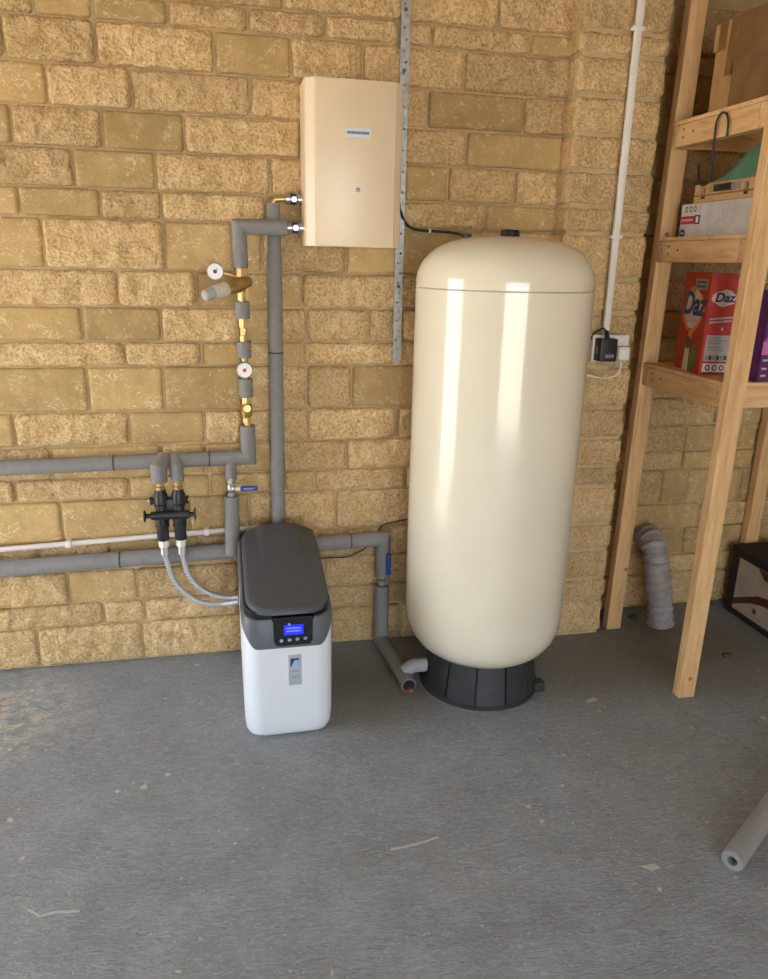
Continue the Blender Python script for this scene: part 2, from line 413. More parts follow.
# ------------------------------------------------------------------ the setting
X0, X1, YF, ZC = -2.3, 3.2, -5.0, 2.45
fl = struct(mesh('floor', *boxvf(X0 - 0.25, X1 + 0.25, YF - 0.25, 0.25, -0.08, 0.0), FLOOR, None, False, (0, 0, 0)))
BAY = 0.10                                           # the bay behind the shelves is set deeper than the wall with the pipes
_a, _b = boxvf(X0, 1.3, 0.0, 0.25, 0.0, ZC), boxvf(1.3, X1, BAY, 0.25, 0.0, ZC)
wb = struct(mesh('wall_back', _a[0] + _b[0], _a[1] + [[i + len(_a[0]) for i in f] for f in _b[1]], MORTAR))
struct(box('ceiling', X0 - 0.2, X1 + 0.2, YF - 0.2, 0.2, ZC, ZC + 0.1, CEIL))
# side wall with a doorway next to the stone wall
def wall_with_hole(name, axis, c0, c1, a0, a1, h0, h1, hz, mat):
    vs, fs = [], []
    for p0, p1, z0, z1 in ((a0, h0, 0, ZC), (h1, a1, 0, ZC), (h0, h1, hz, ZC)):
        if axis == 'x': v, f = boxvf(c0, c1, p0, p1, z0, z1)
        else: v, f = boxvf(p0, p1, c0, c1, z0, z1)
        fs += [[i + len(vs) for i in q] for q in f]; vs += v
    return struct(mesh(name, vs, fs, mat))
wall_with_hole('wall_left', 'x', X0 - 0.2, X0, YF, 0.2, -1.5, -0.2, 2.1, BLOCK)
wall_with_hole('wall_front', 'y', YF - 0.2, YF, X0, X1, -0.75, 1.6, 2.15, BLOCK)
struct(box('wall_right', X1, X1 + 0.2, YF, 0.2, 0, ZC, BLOCK))
struct(box('driveway', -30, 30, -40, 12, -0.14, -0.085, CONCRETE))

# --- stones
def stone_mesh(w, d, h, rough, res=0.0105, seed=0.0):
    """block with rounded irregular edges, front at y=-d, back open at y=0"""
    nx, nz, ny = max(4, round(w / res)), max(3, round(h / res)), max(1, round(d / res))
    idx, vs, fs = {}, [], []
    def V(i, j, k):
        if (i, j, k) not in idx: idx[(i, j, k)] = len(vs); vs.append((w * (i / nx - 0.5), -d * j / ny, h * (k / nz - 0.5)))
        return idx[(i, j, k)]
    for i in range(nx):
        for k in range(nz): fs.append((V(i, ny, k), V(i + 1, ny, k), V(i + 1, ny, k + 1), V(i, ny, k + 1)))
    for j in range(ny):
        for k in range(nz):
            fs.append((V(0, j, k), V(0, j + 1, k), V(0, j + 1, k + 1), V(0, j, k + 1)))
            fs.append((V(nx, j + 1, k), V(nx, j, k), V(nx, j, k + 1), V(nx, j + 1, k + 1)))
        for i in range(nx):
            fs.append((V(i, j, 0), V(i + 1, j, 0), V(i + 1, j + 1, 0), V(i, j + 1, 0)))
            fs.append((V(i, j + 1, nz), V(i + 1, j + 1, nz), V(i + 1, j, nz), V(i, j, nz)))
    r = min(0.014 if rough else 0.008, d * 0.8, h * 0.3); out = []
    for x, y, z in vs:
        rc = r * (1.0 + 0.5 * noise.noise((x * 9 + seed, z * 9, seed)))
        ix = max(-w / 2 + rc, min(w / 2 - rc, x)); iz = max(-h / 2 + rc, min(h / 2 - rc, z)); iy = max(-d + r, y)
        o = Vector((x - ix, y - iy, z - iz)); L = o.length
        if L > 1e-6:
            k = max(abs(o.x), abs(o.y), abs(o.z)); o = o / L * (k if k < rc else rc); p = Vector((ix, iy, iz)) + o
        else: p = Vector((x, y, z))
        s = Vector((p.x * 30 + seed, p.y * 20, p.z * 20 + seed * 1.7))
        if rough:
            vd = noise.voronoi(s * 1.5)[0]
            n1 = noise.noise(s) * 0.5 + (vd[1] - vd[0] - 0.35) * 0.55 + noise.noise(s * 4.3) * 0.35
            front = min(1.0, max(0.0, -p.y / d))
            p.y -= front * n1 * 0.015
            p.x += noise.noise(s * 1.3 + Vector((5, 0, 0))) * 0.004; p.z += noise.noise(s * 1.1 + Vector((0, 9, 0))) * 0.0035
        else:
            p.y -= noise.noise(s * 0.7) * 0.0012
            p.x += noise.noise(s * 0.8 + Vector((5, 0, 0))) * 0.002; p.z += noise.noise(s * 0.8 + Vector((0, 9, 0))) * 0.0018
        out.append(p)
    return out, fs
def stone(x0, x1, z0, z1, kind, parent, y=0.0, d=None, j=0.0042):
    if x1 - x0 < 0.02: return
    x0 += j; x1 -= j; z0 += j * 0.85; z1 -= j * 0.85
    rough = kind == 'R'
    d = d or (0.020 if rough else 0.013) + random.uniform(-0.003, 0.004)
    vs, fs = stone_mesh(x1 - x0, d, z1 - z0, rough, seed=random.uniform(0, 90))
    c = Vector(((x0 + x1) / 2, y, (z0 + z1) / 2))
    return mesh('stone', [v + c for v in vs], fs, ROUGH if rough else SAWN, parent, 'all')
Z = [2.45, 2.32, 2.164, 2.096, 1.977, 1.862, 1.75, 1.637, 1.550, 1.397, 1.283, 1.171, 1.090, 0.938, 0.822, 0.712, 0.632, 0.480, 0.370, 0.246, 0.158, 0.004]
# per course: image row used to turn joint columns into wall x, then joint columns and the face of the stone after each
COURSE = {
 1: (-8, '-60R40R110R200S284R404R500R562'),
 2: (8, '-70R33S92S167R248R325R400R434R534S562'),
 3: (40, '-60R3R95R214S291R363R405R466R558'),
 4: (80, '-40S46R131R250R340R380R429S527R552'),
 5: (125, '-70S11R102S184R300S405R468S551'),
 6: (165, '-30R73S155R270R345R405S449R517R547'),
 7: (203, '-60S19S100R161R265S330R403R487S547'),
 8: (243, '-50S43R164S236S262R346S400S470'),
 9: (288, '-60R118R196S244S276S302R400R470'),
 10: (324, '-40S82S161R242S276R307R369R400R480'),
 11: (353, '-50R125R202S243S276S303R396R480'),
 12: (389, '-60S88S164S243S276R307R352S424'),
 13: (429, '-60S14R129S205R244S280R308R397R470'),
 14: (462, '-40R51S162S205S280R347R425'),
 15: (490, '-60R15R129S210S285S315R405'),
 16: (525, '-60S62S190S250R336R412'),
 17: (560, '-60R40R110S200R300R390'),
 18: (590, '-50R68S138R240R325R380'),
 19: (614, '-40R104R145R240R300R385'),
 20: (645, '-60R38R143R255R330R400'),
}
import re
for c, (py, spec) in COURSE.items():
    z1, z0 = Z[c], Z[c + 1]
    tok = re.findall(r'(-?\d+)([RS]?)', spec)
    xs = [onY(float(a), py, -0.012).x for a, _ in tok]; ks = [k or 'R' for _, k in tok]
    ks = ks[:-1]
    # carry the course on to either side with the same kind of stones
    while xs[0] > -1.75: xs.insert(0, xs[0] - random.choice((0.22, 0.28, 0.34, 0.4))); ks.insert(0, random.choice('RRS'))
    while xs[-1] < 1.06: xs.append(xs[-1] + random.choice((0.2, 0.26, 0.34))); ks.append(random.choice('RRS'))
    xs[-1] = 1.172
    for a, b, k in zip(xs, xs[1:], ks): stone(a, b, z0, z1, k, wb)
    a = 1.47
    while a < 2.55:                                  # bay behind the shelves
        b = a + random.choice((0.12, 0.2, 0.26, 0.34, 0.4)); stone(a, b, z0, z1, random.choice('RSS'), wb, BAY); a = b
# pillar
pl = struct(box('wall_pillar', 1.168, 1.460, -0.094, BAY, 0.0, ZC, MORTAR))
for c in range(0, 21):
    z1, z0 = Z[c], Z[c + 1]
    vs, fs = stone_mesh(0.315 + random.uniform(-0.008, 0.006), 0.206, z1 - z0 - 0.013, True, seed=random.uniform(0, 90), res=0.013)
    cc = Vector((1.3135, BAY, (z0 + z1) / 2))
    mesh('stone', [v + cc for v in vs], fs, ROUGH, pl, 'all')
# pale scuffs in the floor paint
for i, pts in enumerate(([(390, 849), (408, 845), (424, 841), (438, 836)], [(28, 908), (40, 915), (56, 911), (80, 910)], [(586, 700), (594, 697), (598, 700), (588, 703)], [(640, 866), (655, 864), (660, 868), (652, 871)])):
    q = [onZ(x, y, 0.0) for x, y in pts]
    if i < 2: poly = [(p.x, p.y) for p in q] + [(p.x, p.y - 0.006) for p in q[::-1]]
    else: poly = [(p.x, p.y) for p in q]
    lab(flat('paint_scuff', poly, (0, 0, 0.0001), (1, 0, 0), (0, 1, 0), LGREY, fl, 0.0004), 'pale scuff in the floor paint')

# ------------------------------------------------------------------ tank
TX, TY, TR = 0.861, -0.345, 0.274
tk = thing('pressure_tank', 'tall cream pressure vessel on a black ribbed skirt beside the stone pillar', 'tank', (TX, TY, 0))
prof = [(0.0, 0.130), (0.12, 0.133), (0.18, 0.145), (0.217, 0.164), (0.243, 0.190), (0.260, 0.222), (0.269, 0.257), (0.2728, 0.292), (TR, 0.335), (TR, 0.6), (TR, 0.9), (TR, 1.2), (TR, 1.367)]
lathe('body', prof, (TX, TY, 0), (0, 0, 1), CREAM, tk, 96)
lathe('seam', [(TR - 0.004, 1.3665), (TR - 0.0012, 1.3675), (TR - 0.0012, 1.3705), (TR - 0.004, 1.3715)], (TX, TY, 0), (0, 0, 1), CREAMSEAM, tk, 96)
dome = [(TR, 1.371)] + [(TR * math.cos(a) ** 0.62, 1.385 + 0.137 * math.sin(a)) for a in [math.radians(x) for x in (2, 6, 12, 20, 28, 36, 44, 52, 60, 68, 76, 83, 88)]] + [(0, 1.522)]
lathe('dome', dome, (TX, TY, 0), (0, 0, 1), CREAM, tk, 96)
lathe('top_cap', [(0.03, 1.51), (0.03, 1.536), (0.026, 1.542), (0, 1.544)], (TX + 0.015, TY + 0.02, 0), (0, 0, 1), BLACKP, tk)
lathe('air_valve', [(0.008, 1.50), (0.008, 1.527), (0, 1.529)], (TX - 0.115, TY + 0.05, 0), (0, 0, 1), BLACKP, tk, 12)
bs = lathe('stand', [(0.196, 0.0), (0.196, 0.012), (0.182, 0.05), (0.172, 0.165), (0.0, 0.165)], (TX, TY, 0), (0, 0, 1), BLACKP, tk, 48)
for k in range(12):                                   # skirt panels with open joints
    a0 = math.radians(30 * k - 90 + 8 + 1.0 ) ; a1 = a0 + math.radians(28.0)
    vs, fs = [], []
    for r, z in ((0.206, 0.012), (0.203, 0.03), (0.185, 0.165)):
        for q in range(5):
            a = a0 + (a1 - a0) * q / 4; vs.append((TX + r * math.cos(a), TY + r * math.sin(a), z))
    for i in range(2):
        for q in range(4): fs.append((i * 5 + q, i * 5 + q + 1, i * 5 + q + 6, i * 5 + q + 5))
    n = len(vs); vs += [(TX + (x - TX) * 0.94, TY + (y - TY) * 0.94, z) for x, y, z in vs]
    fs += [tuple(n + i for i in f[::-1]) for f in fs]
    ring = [0, 1, 2, 3, 4, 9, 14, 13, 12, 11, 10, 5]
    fs += [(ring[i], ring[(i + 1) % 12], n + ring[(i + 1) % 12], n + ring[i]) for i in range(12)]
    mesh('skirt_panel', vs, fs, BASEBLK, bs, True)
lathe('foot_flange', [(0.198, 0.0), (0.212, 0.0), (0.213, 0.008), (0.206, 0.013), (0.198, 0.013)], (TX, TY, 0), (0, 0, 1), BASEBLK, bs, 48)
box('fixing_lug', TX + 0.165, TX + 0.205, TY - 0.13, TY - 0.09, 0.0, 0.035, BASEBLK, bs, 0.006)

# ------------------------------------------------------------------ softener
SX0, SX1, SYF, SYB = 0.022, 0.298, -0.575, -0.105
SCX = (SX0 + SX1) / 2
st = thing('water_softener', 'white compact water softener with slate grey lid and blue display', 'water softener', (SCX, (SYF + SYB) / 2, 0))
def rrect(x0, x1, y0, y1, rf, rb, n=10):
    pts = []
    for cx, cy, a0, r in ((x1 - rf, y0 + rf, -90, rf), (x1 - rb, y1 - rb, 0, rb), (x0 + rb, y1 - rb, 90, rb), (x0 + rf, y0 + rf, 180, rf)):
        for k in range(n + 1):
            a = math.radians(a0 + 90 * k / n); pts.append((cx + r * math.cos(a), cy + r * math.sin(a)))
    return pts
def dens(pts, step=0.02):
    out = []
    for (a, b), (c, d) in zip(pts, pts[1:] + pts[:1]):
        L = math.hypot(c - a, d - b); k = max(1, int(L / step))
        for i in range(k): out.append((a + (c - a) * i / k, b + (d - b) * i / k))
    return out
def shell(name, rings, mat, parent, cap0=True, cap1=True):
    n = len(rings[0]); vs = [p for r in rings for p in r]; fs = []
    for i in range(len(rings) - 1):
        for k in range(n): fs.append((i * n + k, i * n + (k + 1) % n, (i + 1) * n + (k + 1) % n, (i + 1) * n + k))
    if cap0: fs.append(tuple(range(n))[::-1])
    if cap1: fs.append(tuple(range((len(rings) - 1) * n, len(rings) * n)))
    return mesh(name, vs, fs, mat, parent, True)
def ss(a, b, x):
    t = max(0, min(1, (x - a) / (b - a))); return t * t * (3 - 2 * t)
base = dens(rrect(SX0, SX1, SYF, SYB, 0.055, 0.035))
def inset(pts, k, cx=SCX, cy=(SYF + SYB) / 2):
    w, d = (SX1 - SX0) / 2, (SYB - SYF) / 2
    return [(cx + (x - cx) * (1 - k / w), cy + (y - cy) * (1 - k / d)) for x, y in pts]
def zb(x, y):                                         # join of white shell and grey collar: low at the front, sweeping up round the corners
    e = abs(x - SCX) / ((SX1 - SX0) / 2)
    side = ss(0.70, 1.05, e) * 0.05 + ss(SYF + 0.005, SYF + 0.09, y) * 0.06
    return 0.315 + side
rings = []
for k, z in ((0.018, 0.0), (0.010, 0.006), (0.004, 0.02), (0.001, 0.05), (0.0, 0.09)): rings.append([(x, y, z) for x, y in inset(base, k)])
rings.append([(x, y, zb(x, y)) for x, y in base])
shell('body', rings, SOFTW, st)
def zc(x, y): return 0.407 + 0.104 * (y - SYF) / (SYB - SYF)
shell('collar', [[(x, y, zb(x, y)) for x, y in inset(base, -0.0012)], [(x, y, zc(x, y) - 0.01) for x, y in inset(base, 0.001)], [(x, y, zc(x, y)) for x, y in inset(base, 0.006)]], COLLARG, st)
shell('lid_gap', [[(x, y, zc(x, y) - 0.002) for x, y in inset(base, 0.011)], [(x, y, zc(x, y) + 0.022) for x, y in inset(base, 0.011)]], BLACKGLOSS, st)
lb = dens(rrect(SX0 + 0.013, SX1 - 0.006, SYF - 0.003, SYB, 0.08, 0.065))
def ztop(x, y):
    f = (y - SYF) / (SYB - SYF)
    hump = ss(0.074, 0.060, abs(x - SCX - 0.004 - 0.012 * (1 - f))) * ss(0.45, 0.8, f) * 0.008
    return 0.442 + 0.104 * f + 0.012 * math.sin(math.pi * min(1, f)) + hump - 0.012 * (abs(x - SCX) / 0.14) ** 3
def lid_ring(k, z): return [(x, y, z(x, y)) for x, y in inset(lb, k)]
lr = [lid_ring(0.004, lambda x, y: zc(x, y) + 0.017 - 0.012 * ss(SYF + 0.09, SYF + 0.2, y)), lid_ring(0.0, lambda x, y: zc(x, y) + 0.020 - 0.012 * ss(SYF + 0.09, SYF + 0.2, y)), lid_ring(0.0, lambda x, y: ztop(x, y) - 0.014), lid_ring(0.005, lambda x, y: ztop(x, y) - 0.004), lid_ring(0.012, ztop)]
lr += [lid_ring(k, ztop) for k in (0.02, 0.03, 0.04, 0.05, 0.058, 0.066, 0.074, 0.085, 0.1, 0.115, 0.13)]
shell('lid', lr, LIDG, st)
# control panel on the collar
pn = flat('control_panel', [(-0.066, 0.052), (-0.060, 0.038), (-0.058, -0.028), (-0.050, -0.042), (0.050, -0.042), (0.058, -0.028), (0.060, 0.038), (0.066, 0.052)], (SCX + 0.014, SYF - 0.001, 0.366), (1, 0, 0), (0, 0, 1), BLACKGLOSS, st, 0.003)
PY = SYF - 0.0042; pcx, pcz = SCX + 0.014, 0.366
sc_ = lab(flat('display', rect(-0.028, -0.0165, 0.030, 0.0165), (pcx, PY, pcz + 0.010), (1, 0, 0), (0, 0, 1), SCREEN, pn, 0.0008), 'glowing blue display')
for r_ in (0.006, -0.004): flat('display_line', rect(-0.022, -0.0022, 0.022, 0.0022), (pcx, PY - 0.0009, pcz + 0.010 + r_), (1, 0, 0), (0, 0, 1), SCREENTXT, pn, 0.0003)
flat('status_dot', disc(-0.012, 0.029, 0.004), (pcx, PY, pcz), (1, 0, 0), (0, 0, 1), LGREY, pn)
for k in range(4): flat('button', disc(-0.036 + 0.024 * k, -0.024 + 0.001 * k, 0.006, 0.005), (pcx, PY, pcz), (1, 0, 0), (0, 0, 1), BUTTON if k else LBLUE, pn, 0.002)
bd = flat('badge', rect(-0.020, -0.052, 0.020, 0.052), (SCX + 0.018, SYF - 0.0004, 0.237), (1, 0, 0), (0, 0, 1), SILVER, st, 0.0015)
bo = (SCX + 0.018, SYF - 0.0019, 0.237)
flat('badge_logo', [(-0.014, 0.040), (0.013, 0.040), (0.013, 0.034), (-0.002, 0.034), (-0.012, 0.012), (-0.014, 0.012)], bo, (1, 0, 0), (0, 0, 1), NAVY, bd, 0.0005)
flat('badge_logo', [(0.0, 0.033), (0.013, 0.033), (0.013, 0.014), (-0.008, 0.014)], bo, (1, 0, 0), (0, 0, 1), LBLUE, bd, 0.0005)
for k, (w_, z_) in enumerate(((0.010, 0.004), (0.012, -0.004), (0.009, -0.014), (0.011, -0.024), (0.011, -0.034))): flat('badge_line', rect(-w_, z_ - 0.0015, w_, z_ + 0.0015), bo, (1, 0, 0), (0, 0, 1), MGREY if k % 2 else LGREY, bd, 0.0004)

# ------------------------------------------------------------------ cream wall cabinet
BX0, BX1, BZ0, BZ1, BD = 0.268, 0.572, 1.483, 1.957, 0.165
cb = thing('wall_cabinet', 'cream metal wall cabinet with chamfered edges and small nameplate', 'cabinet', ((BX0 + BX1) / 2, 0, BZ0))
sec = [(BX0, 0.0), (BX0, -BD + 0.03), (BX0 + 0.004, -BD + 0.022), (BX0 + 0.028, -BD), (BX1 - 0.028, -BD), (BX1 - 0.004, -BD + 0.022), (BX1, -BD + 0.03), (BX1, 0.0)]
n = len(sec); vs = [(x, y, BZ0) for x, y in sec] + [(x, y, BZ1) for x, y in sec]
mesh('casing', vs, [tuple(range(n)), tuple(range(n, 2 * n))] + [(i, (i + 1) % n, n + (i + 1) % n, n + i) for i in range(n)], CABINET, cb)
box('front_cover', BX0 + 0.032, BX1 - 0.032, -BD - 0.003, -BD + 0.004, BZ0 + 0.002, BZ1 - 0.002, CABINET, cb, 0.0015)
npl = flat('nameplate', rect(-0.038, -0.013, 0.038, 0.013), (0.428, -BD - 0.003, 1.812), (1, 0, 0), (0, 0, 1), SILVER, cb, 0.002)
for k in range(10): flat('nameplate_letter', rect(-0.034 + 0.0068 * k, -0.004, -0.034 + 0.0068 * k + 0.0054, 0.0035), (0.428, -BD - 0.005, 1.812), (1, 0, 0), (0, 0, 1), DGREY, npl, 0.0005)
lathe('cover_screw', [(0.007, 0), (0.007, 0.002), (0.004, 0.004), (0, 0.0045)], (0.428, -BD - 0.003, 1.651), (0, -1, 0), CHROME, cb, 14)

# ------------------------------------------------------------------ perforated steel strap
sp = thing('steel_strap', 'perforated galvanised steel strip fixed to the wall behind the cream cabinet', 'steel strip', (0.598, -0.026, 1.10))
def holed(name, x0, x1, y, z0, z1, mat, parent, pitch=0.032):
    vs, fs = [], []; k = 0; z = z0; y2 = y + 0.003
    while z < z1 - 0.001:
        zt = min(z1, z + pitch); cx = (x0 + x1) / 2 + (0.004 if k % 2 else -0.004); cz = (z + zt) / 2; r = 0.0042
        for yy in (y, y2):
            o = len(vs)
            sq = [(x1, cz), (x1, zt), (cx, zt), (x0, zt), (x0, cz), (x0, z), (cx, z), (x1, z)]
            vs += [(a, yy, b) for a, b in sq] + [(cx + r * math.cos(math.pi * i / 4), yy, cz + r * math.sin(math.pi * i / 4)) for i in range(8)]
            fs += [(o + i, o + (i + 1) % 8, o + 8 + (i + 1) % 8, o + 8 + i) for i in range(8)]
        o = len(vs) - 32
        fs += [(o + 8 + i, o + 8 + (i + 1) % 8, o + 24 + (i + 1) % 8, o + 24 + i) for i in range(8)]
        for a, b in ((0, 1), (7, 0), (3, 4), (4, 5)): fs.append((o + a, o + b, o + 16 + b, o + 16 + a))
        z = zt; k += 1
    return mesh(name, vs, fs, mat, parent)
holed('perforated_web', 0.584, 0.613, -0.029, 1.10, ZC, GALV, sp)
box('folded_edge', 0.6105, 0.6135, -0.026, -0.004, 1.10, ZC, GALV, sp)
for z in (1.36, 2.02, 2.19): lathe('bolt', [(0.006, 0), (0.006, 0.003), (0, 0.004)], (0.598, -0.029, z), (0, -1, 0), DGREY, sp, 10)

# black cable from cabinet to tank top
tag(tube('black_cable', bez([(0.578, -0.10, 1.62), (0.592, -0.05, 1.605), (0.619, -0.02, 1.566), (0.652, -0.018, 1.548), (0.708, -0.018, 1.544), (0.77, -0.03, 1.541), (0.80, -0.08, 1.532), (0.79, -0.2, 1.512), (0.76, -0.29, 1.524)]), 0.0045, BLACKP, None, 10), 'thin black cable running from the cream cabinet to the top of the tank', 'cable')
cc_ = box('cable_clip', 0.700, 0.708, -0.025, 0.0, 1.537, 1.551, WHITEP, None, 0.001)
tag(cc_, 'tiny white clip holding the black cable on the stone wall', 'cable clip')

# ------------------------------------------------------------------ pipework
RP = 0.0255; YP = -0.062
def sleeve(path, parent, r=RP, mat=None): return tube('foam_sleeve', path, r, mat or FOAM, parent, 28)
def joint(p, d, parent, r=RP):
    d = Vector(d).normalized(); p = Vector(p)
    return tube('joint_tie', [p - d * 0.0022, p + d * 0.0022], r + 0.0012, JOINT, parent, 28)
up = thing('insulated_feed_pipe', 'grey insulated pipe run rising in a corner to the cream cabinet, with two gauges', 'pipe', (-0.4, YP, 0.75))
zl = lambda x: 0.781 + 0.0135 * (x - 0.07)            # the run falls slightly towards the far end
RX = 0.073
sleeve([(-1.9, YP, zl(-1.9)), (-0.372, YP, zl(-0.372))], up)
joint((-0.3715, YP, zl(-0.3715)), (1, 0, 0), up)
sleeve([(-0.371, YP, zl(-0.371)), (-0.06, YP, zl(-0.06))], up)
joint((-0.0595, YP, zl(-0.06)), (1, 0, 0), up)
sleeve([(-0.059, YP, zl(-0.059)), (RX, YP, 0.781), (RX, YP, 0.893)], up)
def rx(z): return RX - 0.007 * (z - 0.85) / 0.6
def ry(z): return YP - 0.028 * (z - 0.8) / 0.735
def zy(py): return onY(246, py, YP).z
tube('riser_pipe', [(RX, ry(0.86), 0.86), (RX - 0.005, ry(1.43), 1.43)], 0.0105, BRASS, up, 16)
def rsleeve(p0, p1, r=0.023):
    z0, z1 = zy(p1), zy(p0); sleeve([(rx(z0), ry(z0), z0), (rx(z1), ry(z1), z1)], up, r)
def fitting(name, prof, parent, mat=BRASS, n=6):
    z0 = prof[0][1]; return lathe(name, [(r, z - z0) for r, z in prof], (rx(z0), ry(z0), z0), (0, -0.038, 1), mat, parent, n, False)
rsleeve(378, 396); rsleeve(341, 357); rsleeve(301, 318)
sleeve([(rx(1.4), ry(1.41), zy(268)), (rx(1.5), -0.090, 1.535), (0.214, -0.090, 1.537)], up, 0.0235)
# stop valve low on the riser
za, zb_ = zy(422), zy(397)
fitting('compression_nut', [(0.016, za), (0.016, za + 0.022)], up)
fitting('compression_nut', [(0.016, zb_ - 0.02), (0.016, zb_)], up)
sv = lathe('check_valve_body', [(0.012, -0.03), (0.019, -0.014), (0.019, 0.014), (0.012, 0.03)], (rx(0.95), ry(0.95), (za + zb_) / 2), (0, 0, 1), BRASSD, up, 20)
lathe('valve_cap', [(0.017, 0), (0.017, 0.022), (0.013, 0.03), (0, 0.031)], (rx(0.95), ry(0.95) - 0.012, (za + zb_) / 2 + 0.008), (0, -1, 0.15), BRASSD, sv, 12)
# brass check fitting
za, zb_ = zy(341), zy(318)
fitting('brass_fitting', [(0.014, za), (0.014, za + 0.02), (0.011, za + 0.022), (0.011, zb_ - 0.03), (0.0155, zb_ - 0.028), (0.0155, zb_)], up)
lathe('test_plug', [(0.007, 0), (0.007, 0.012), (0, 0.013)], (rx(1.2), ry(1.2) - 0.008, (za + zb_) / 2), (0, -1, 0), BRASSD, up, 12)
# round gauge on the riser
def gauge(cx, cy, cz, r, parent, needle):
    gg = lathe('gauge', [(r * 0.9, 0), (r, 0.004), (r, 0.018), (r * 0.93, 0.021), (r * 0.9, 0.019), (0, 0.019)], (cx, cy, cz), (0, -1, 0), CHROME, parent, 32)
    fc = (cx, cy - 0.0192, cz)
    flat('dial', disc(0, 0, r * 0.9, n=28), fc, (1, 0, 0), (0, 0, 1), GAUGEW, gg, 0.0006)
    flat('needle', [(-0.0025, -r * 0.2), (0.0025, -r * 0.2), (r * 0.35, r * 0.55)], (fc[0], fc[1] - 0.0008, fc[2]), (1, 0, 0), (0, 0, 1), needle, gg, 0.0006)
    flat('needle_hub', disc(0, 0, r * 0.24), (fc[0], fc[1] - 0.0014, fc[2]), (1, 0, 0), (0, 0, 1), needle, gg, 0.001)
    for k in range(9):
        a = math.radians(-135 + 270 * k / 8); flat('dial_mark', [(r * 0.72 * math.sin(a) - 0.0006, r * 0.72 * math.cos(a)), (r * 0.72 * math.sin(a) + 0.0006, r * 0.72 * math.cos(a)), (r * 0.84 * math.sin(a), r * 0.84 * math.cos(a))], fc, (1, 0, 0), (0, 0, 1), MGREY, gg, 0.0009)
    return gg
tube('gauge_stem', [(rx(1.1), ry(1.1), zy(370)), (rx(1.1), ry(1.1) - 0.03, zy(370))], 0.012, BRASS, up, 14)
p = onY(244.5, 370, YP - 0.05); gauge(p.x, ry(1.1) - 0.026, p.z, 0.0265, up, REDP)
# pressure reducing valve with its gauge
fitting('compression_nut', [(0.017, zy(277)), (0.017, zy(268))], up)
fitting('compression_nut', [(0.015, zy(300)), (0.015, zy(292))], up)
a, b, c_ = onY(247, 282, YP - 0.027), onY(227, 289, YP - 0.075), onY(204, 296, YP - 0.12)
axv = (c_ - a).normalized(); L1 = (b - a).length; L2 = (c_ - a).length
pv = lathe('reducing_valve', [(0.013, -0.012), (0.018, -0.005), (0.0185, 0.012), (0.022, 0.02), (0.0225, L1 * 0.85), (0.021, L1)], a, axv, BRASSD, up, 28)
for q_ in (0.028, 0.036, 0.044): lathe('body_ring', [(0.0236, q_), (0.0240, q_ + 0.001), (0.0240, q_ + 0.003), (0.0236, q_ + 0.004)], a, axv, BRASSD, pv, 28)
lathe('valve_bonnet', [(0.022, L1), (0.0235, L1 + 0.003), (0.0215, L1 + (L2 - L1) * 0.6)], a, axv, GREYKNOB, pv, 28)
lathe('adjuster_knob', [(0.0205, L1 + (L2 - L1) * 0.6), (0.018, L2 * 0.97), (0.014, L2)], a, axv, GREYKNOB2, pv, 20, False)
sd_ = Vector((0, -1, 0)); sd_ = (sd_ - axv * sd_.dot(axv)).normalized(); mk_ = a + axv * (L1 + (L2 - L1) * 0.42) + sd_ * 0.0215
flat('scale_mark', rect(-0.006, -0.005, 0.006, 0.005), mk_, axv.cross(-sd_).cross(-sd_) * -1, axv.cross(sd_), BLACKP, pv, 0.002)
p = onY(215, 271.5, YP - 0.05)
tube('gauge_stem', [(rx(1.4), ry(1.38), zy(279)), (rx(1.4) - 0.035, YP - 0.03, p.z - 0.008), (p.x + 0.02, YP - 0.034, p.z - 0.004), (p.x, YP - 0.034, p.z)], 0.007, BRASS, up, 12)
gauge(p.x, YP - 0.032, p.z, 0.0265, up, DGREY)

# isolating valves between pipes and cabinet
def iso_valve(x0, x1, y, z, label):
    t = thing('isolating_valve', label, 'valve', (x0, y, z - 0.02))
    L = x1 - x0
    lathe('body', [(0.010, 0), (0.015, 0.002), (0.015, L * 0.28), (0.012, L * 0.30), (0.0165, L * 0.45), (0.0165, L * 0.6), (0.012, L * 0.72), (0.016, L * 0.74), (0.016, L)], (x0, y, z), (1, 0, 0), CHROME, t, 14)
    lathe('handle_band', [(0.0172, 0), (0.0172, L * 0.3)], (x0 + L * 0.32, y, z), (1, 0, 0), NAVY, t, 14)
    lathe('handle_screw', [(0.009, 0), (0.009, 0.004), (0, 0.005)], (x0 + L * 0.5, y - 0.016, z), (0, -1, 0), CHROME, t, 14)
iso_valve(0.2145, BX0 + 0.001, -0.090, 1.537, 'chrome and blue isolating valve entering the cream cabinet on the horizontal sleeve')
p1 = thing('insulated_riser', 'tall straight grey insulated pipe going down behind the water softener', 'pipe', (0.176, -0.045, 0.4))
VX = lambda z: 0.1725 + 0.004 * (z - 0.5)
YV = -0.045
sleeve([(VX(0.472), YV, 0.472), (VX(1.137), YV, 1.137)], p1, 0.0245)
joint((VX(1.139), YV, 1.139), (0, 0, 1), p1, 0.0245)
sleeve([(VX(1.141), YV, 1.141), (VX(1.452), YV, 1.452)], p1, 0.0245)
sleeve([(VX(1.45), YV, 1.45), (VX(1.61), YV, 1.61)], p1, 0.0215)
tube('brass_bend', [(VX(1.6), YV, 1.60), (VX(1.6), YV, 1.615), (VX(1.6) + 0.006, YV, 1.623), (0.215, YV, 1.625)], 0.008, BRASS, p1, 12)
iso_valve(0.2145, BX0 + 0.001, YV, 1.625, 'chrome and blue isolating valve entering the cream cabinet above the horizontal sleeve')

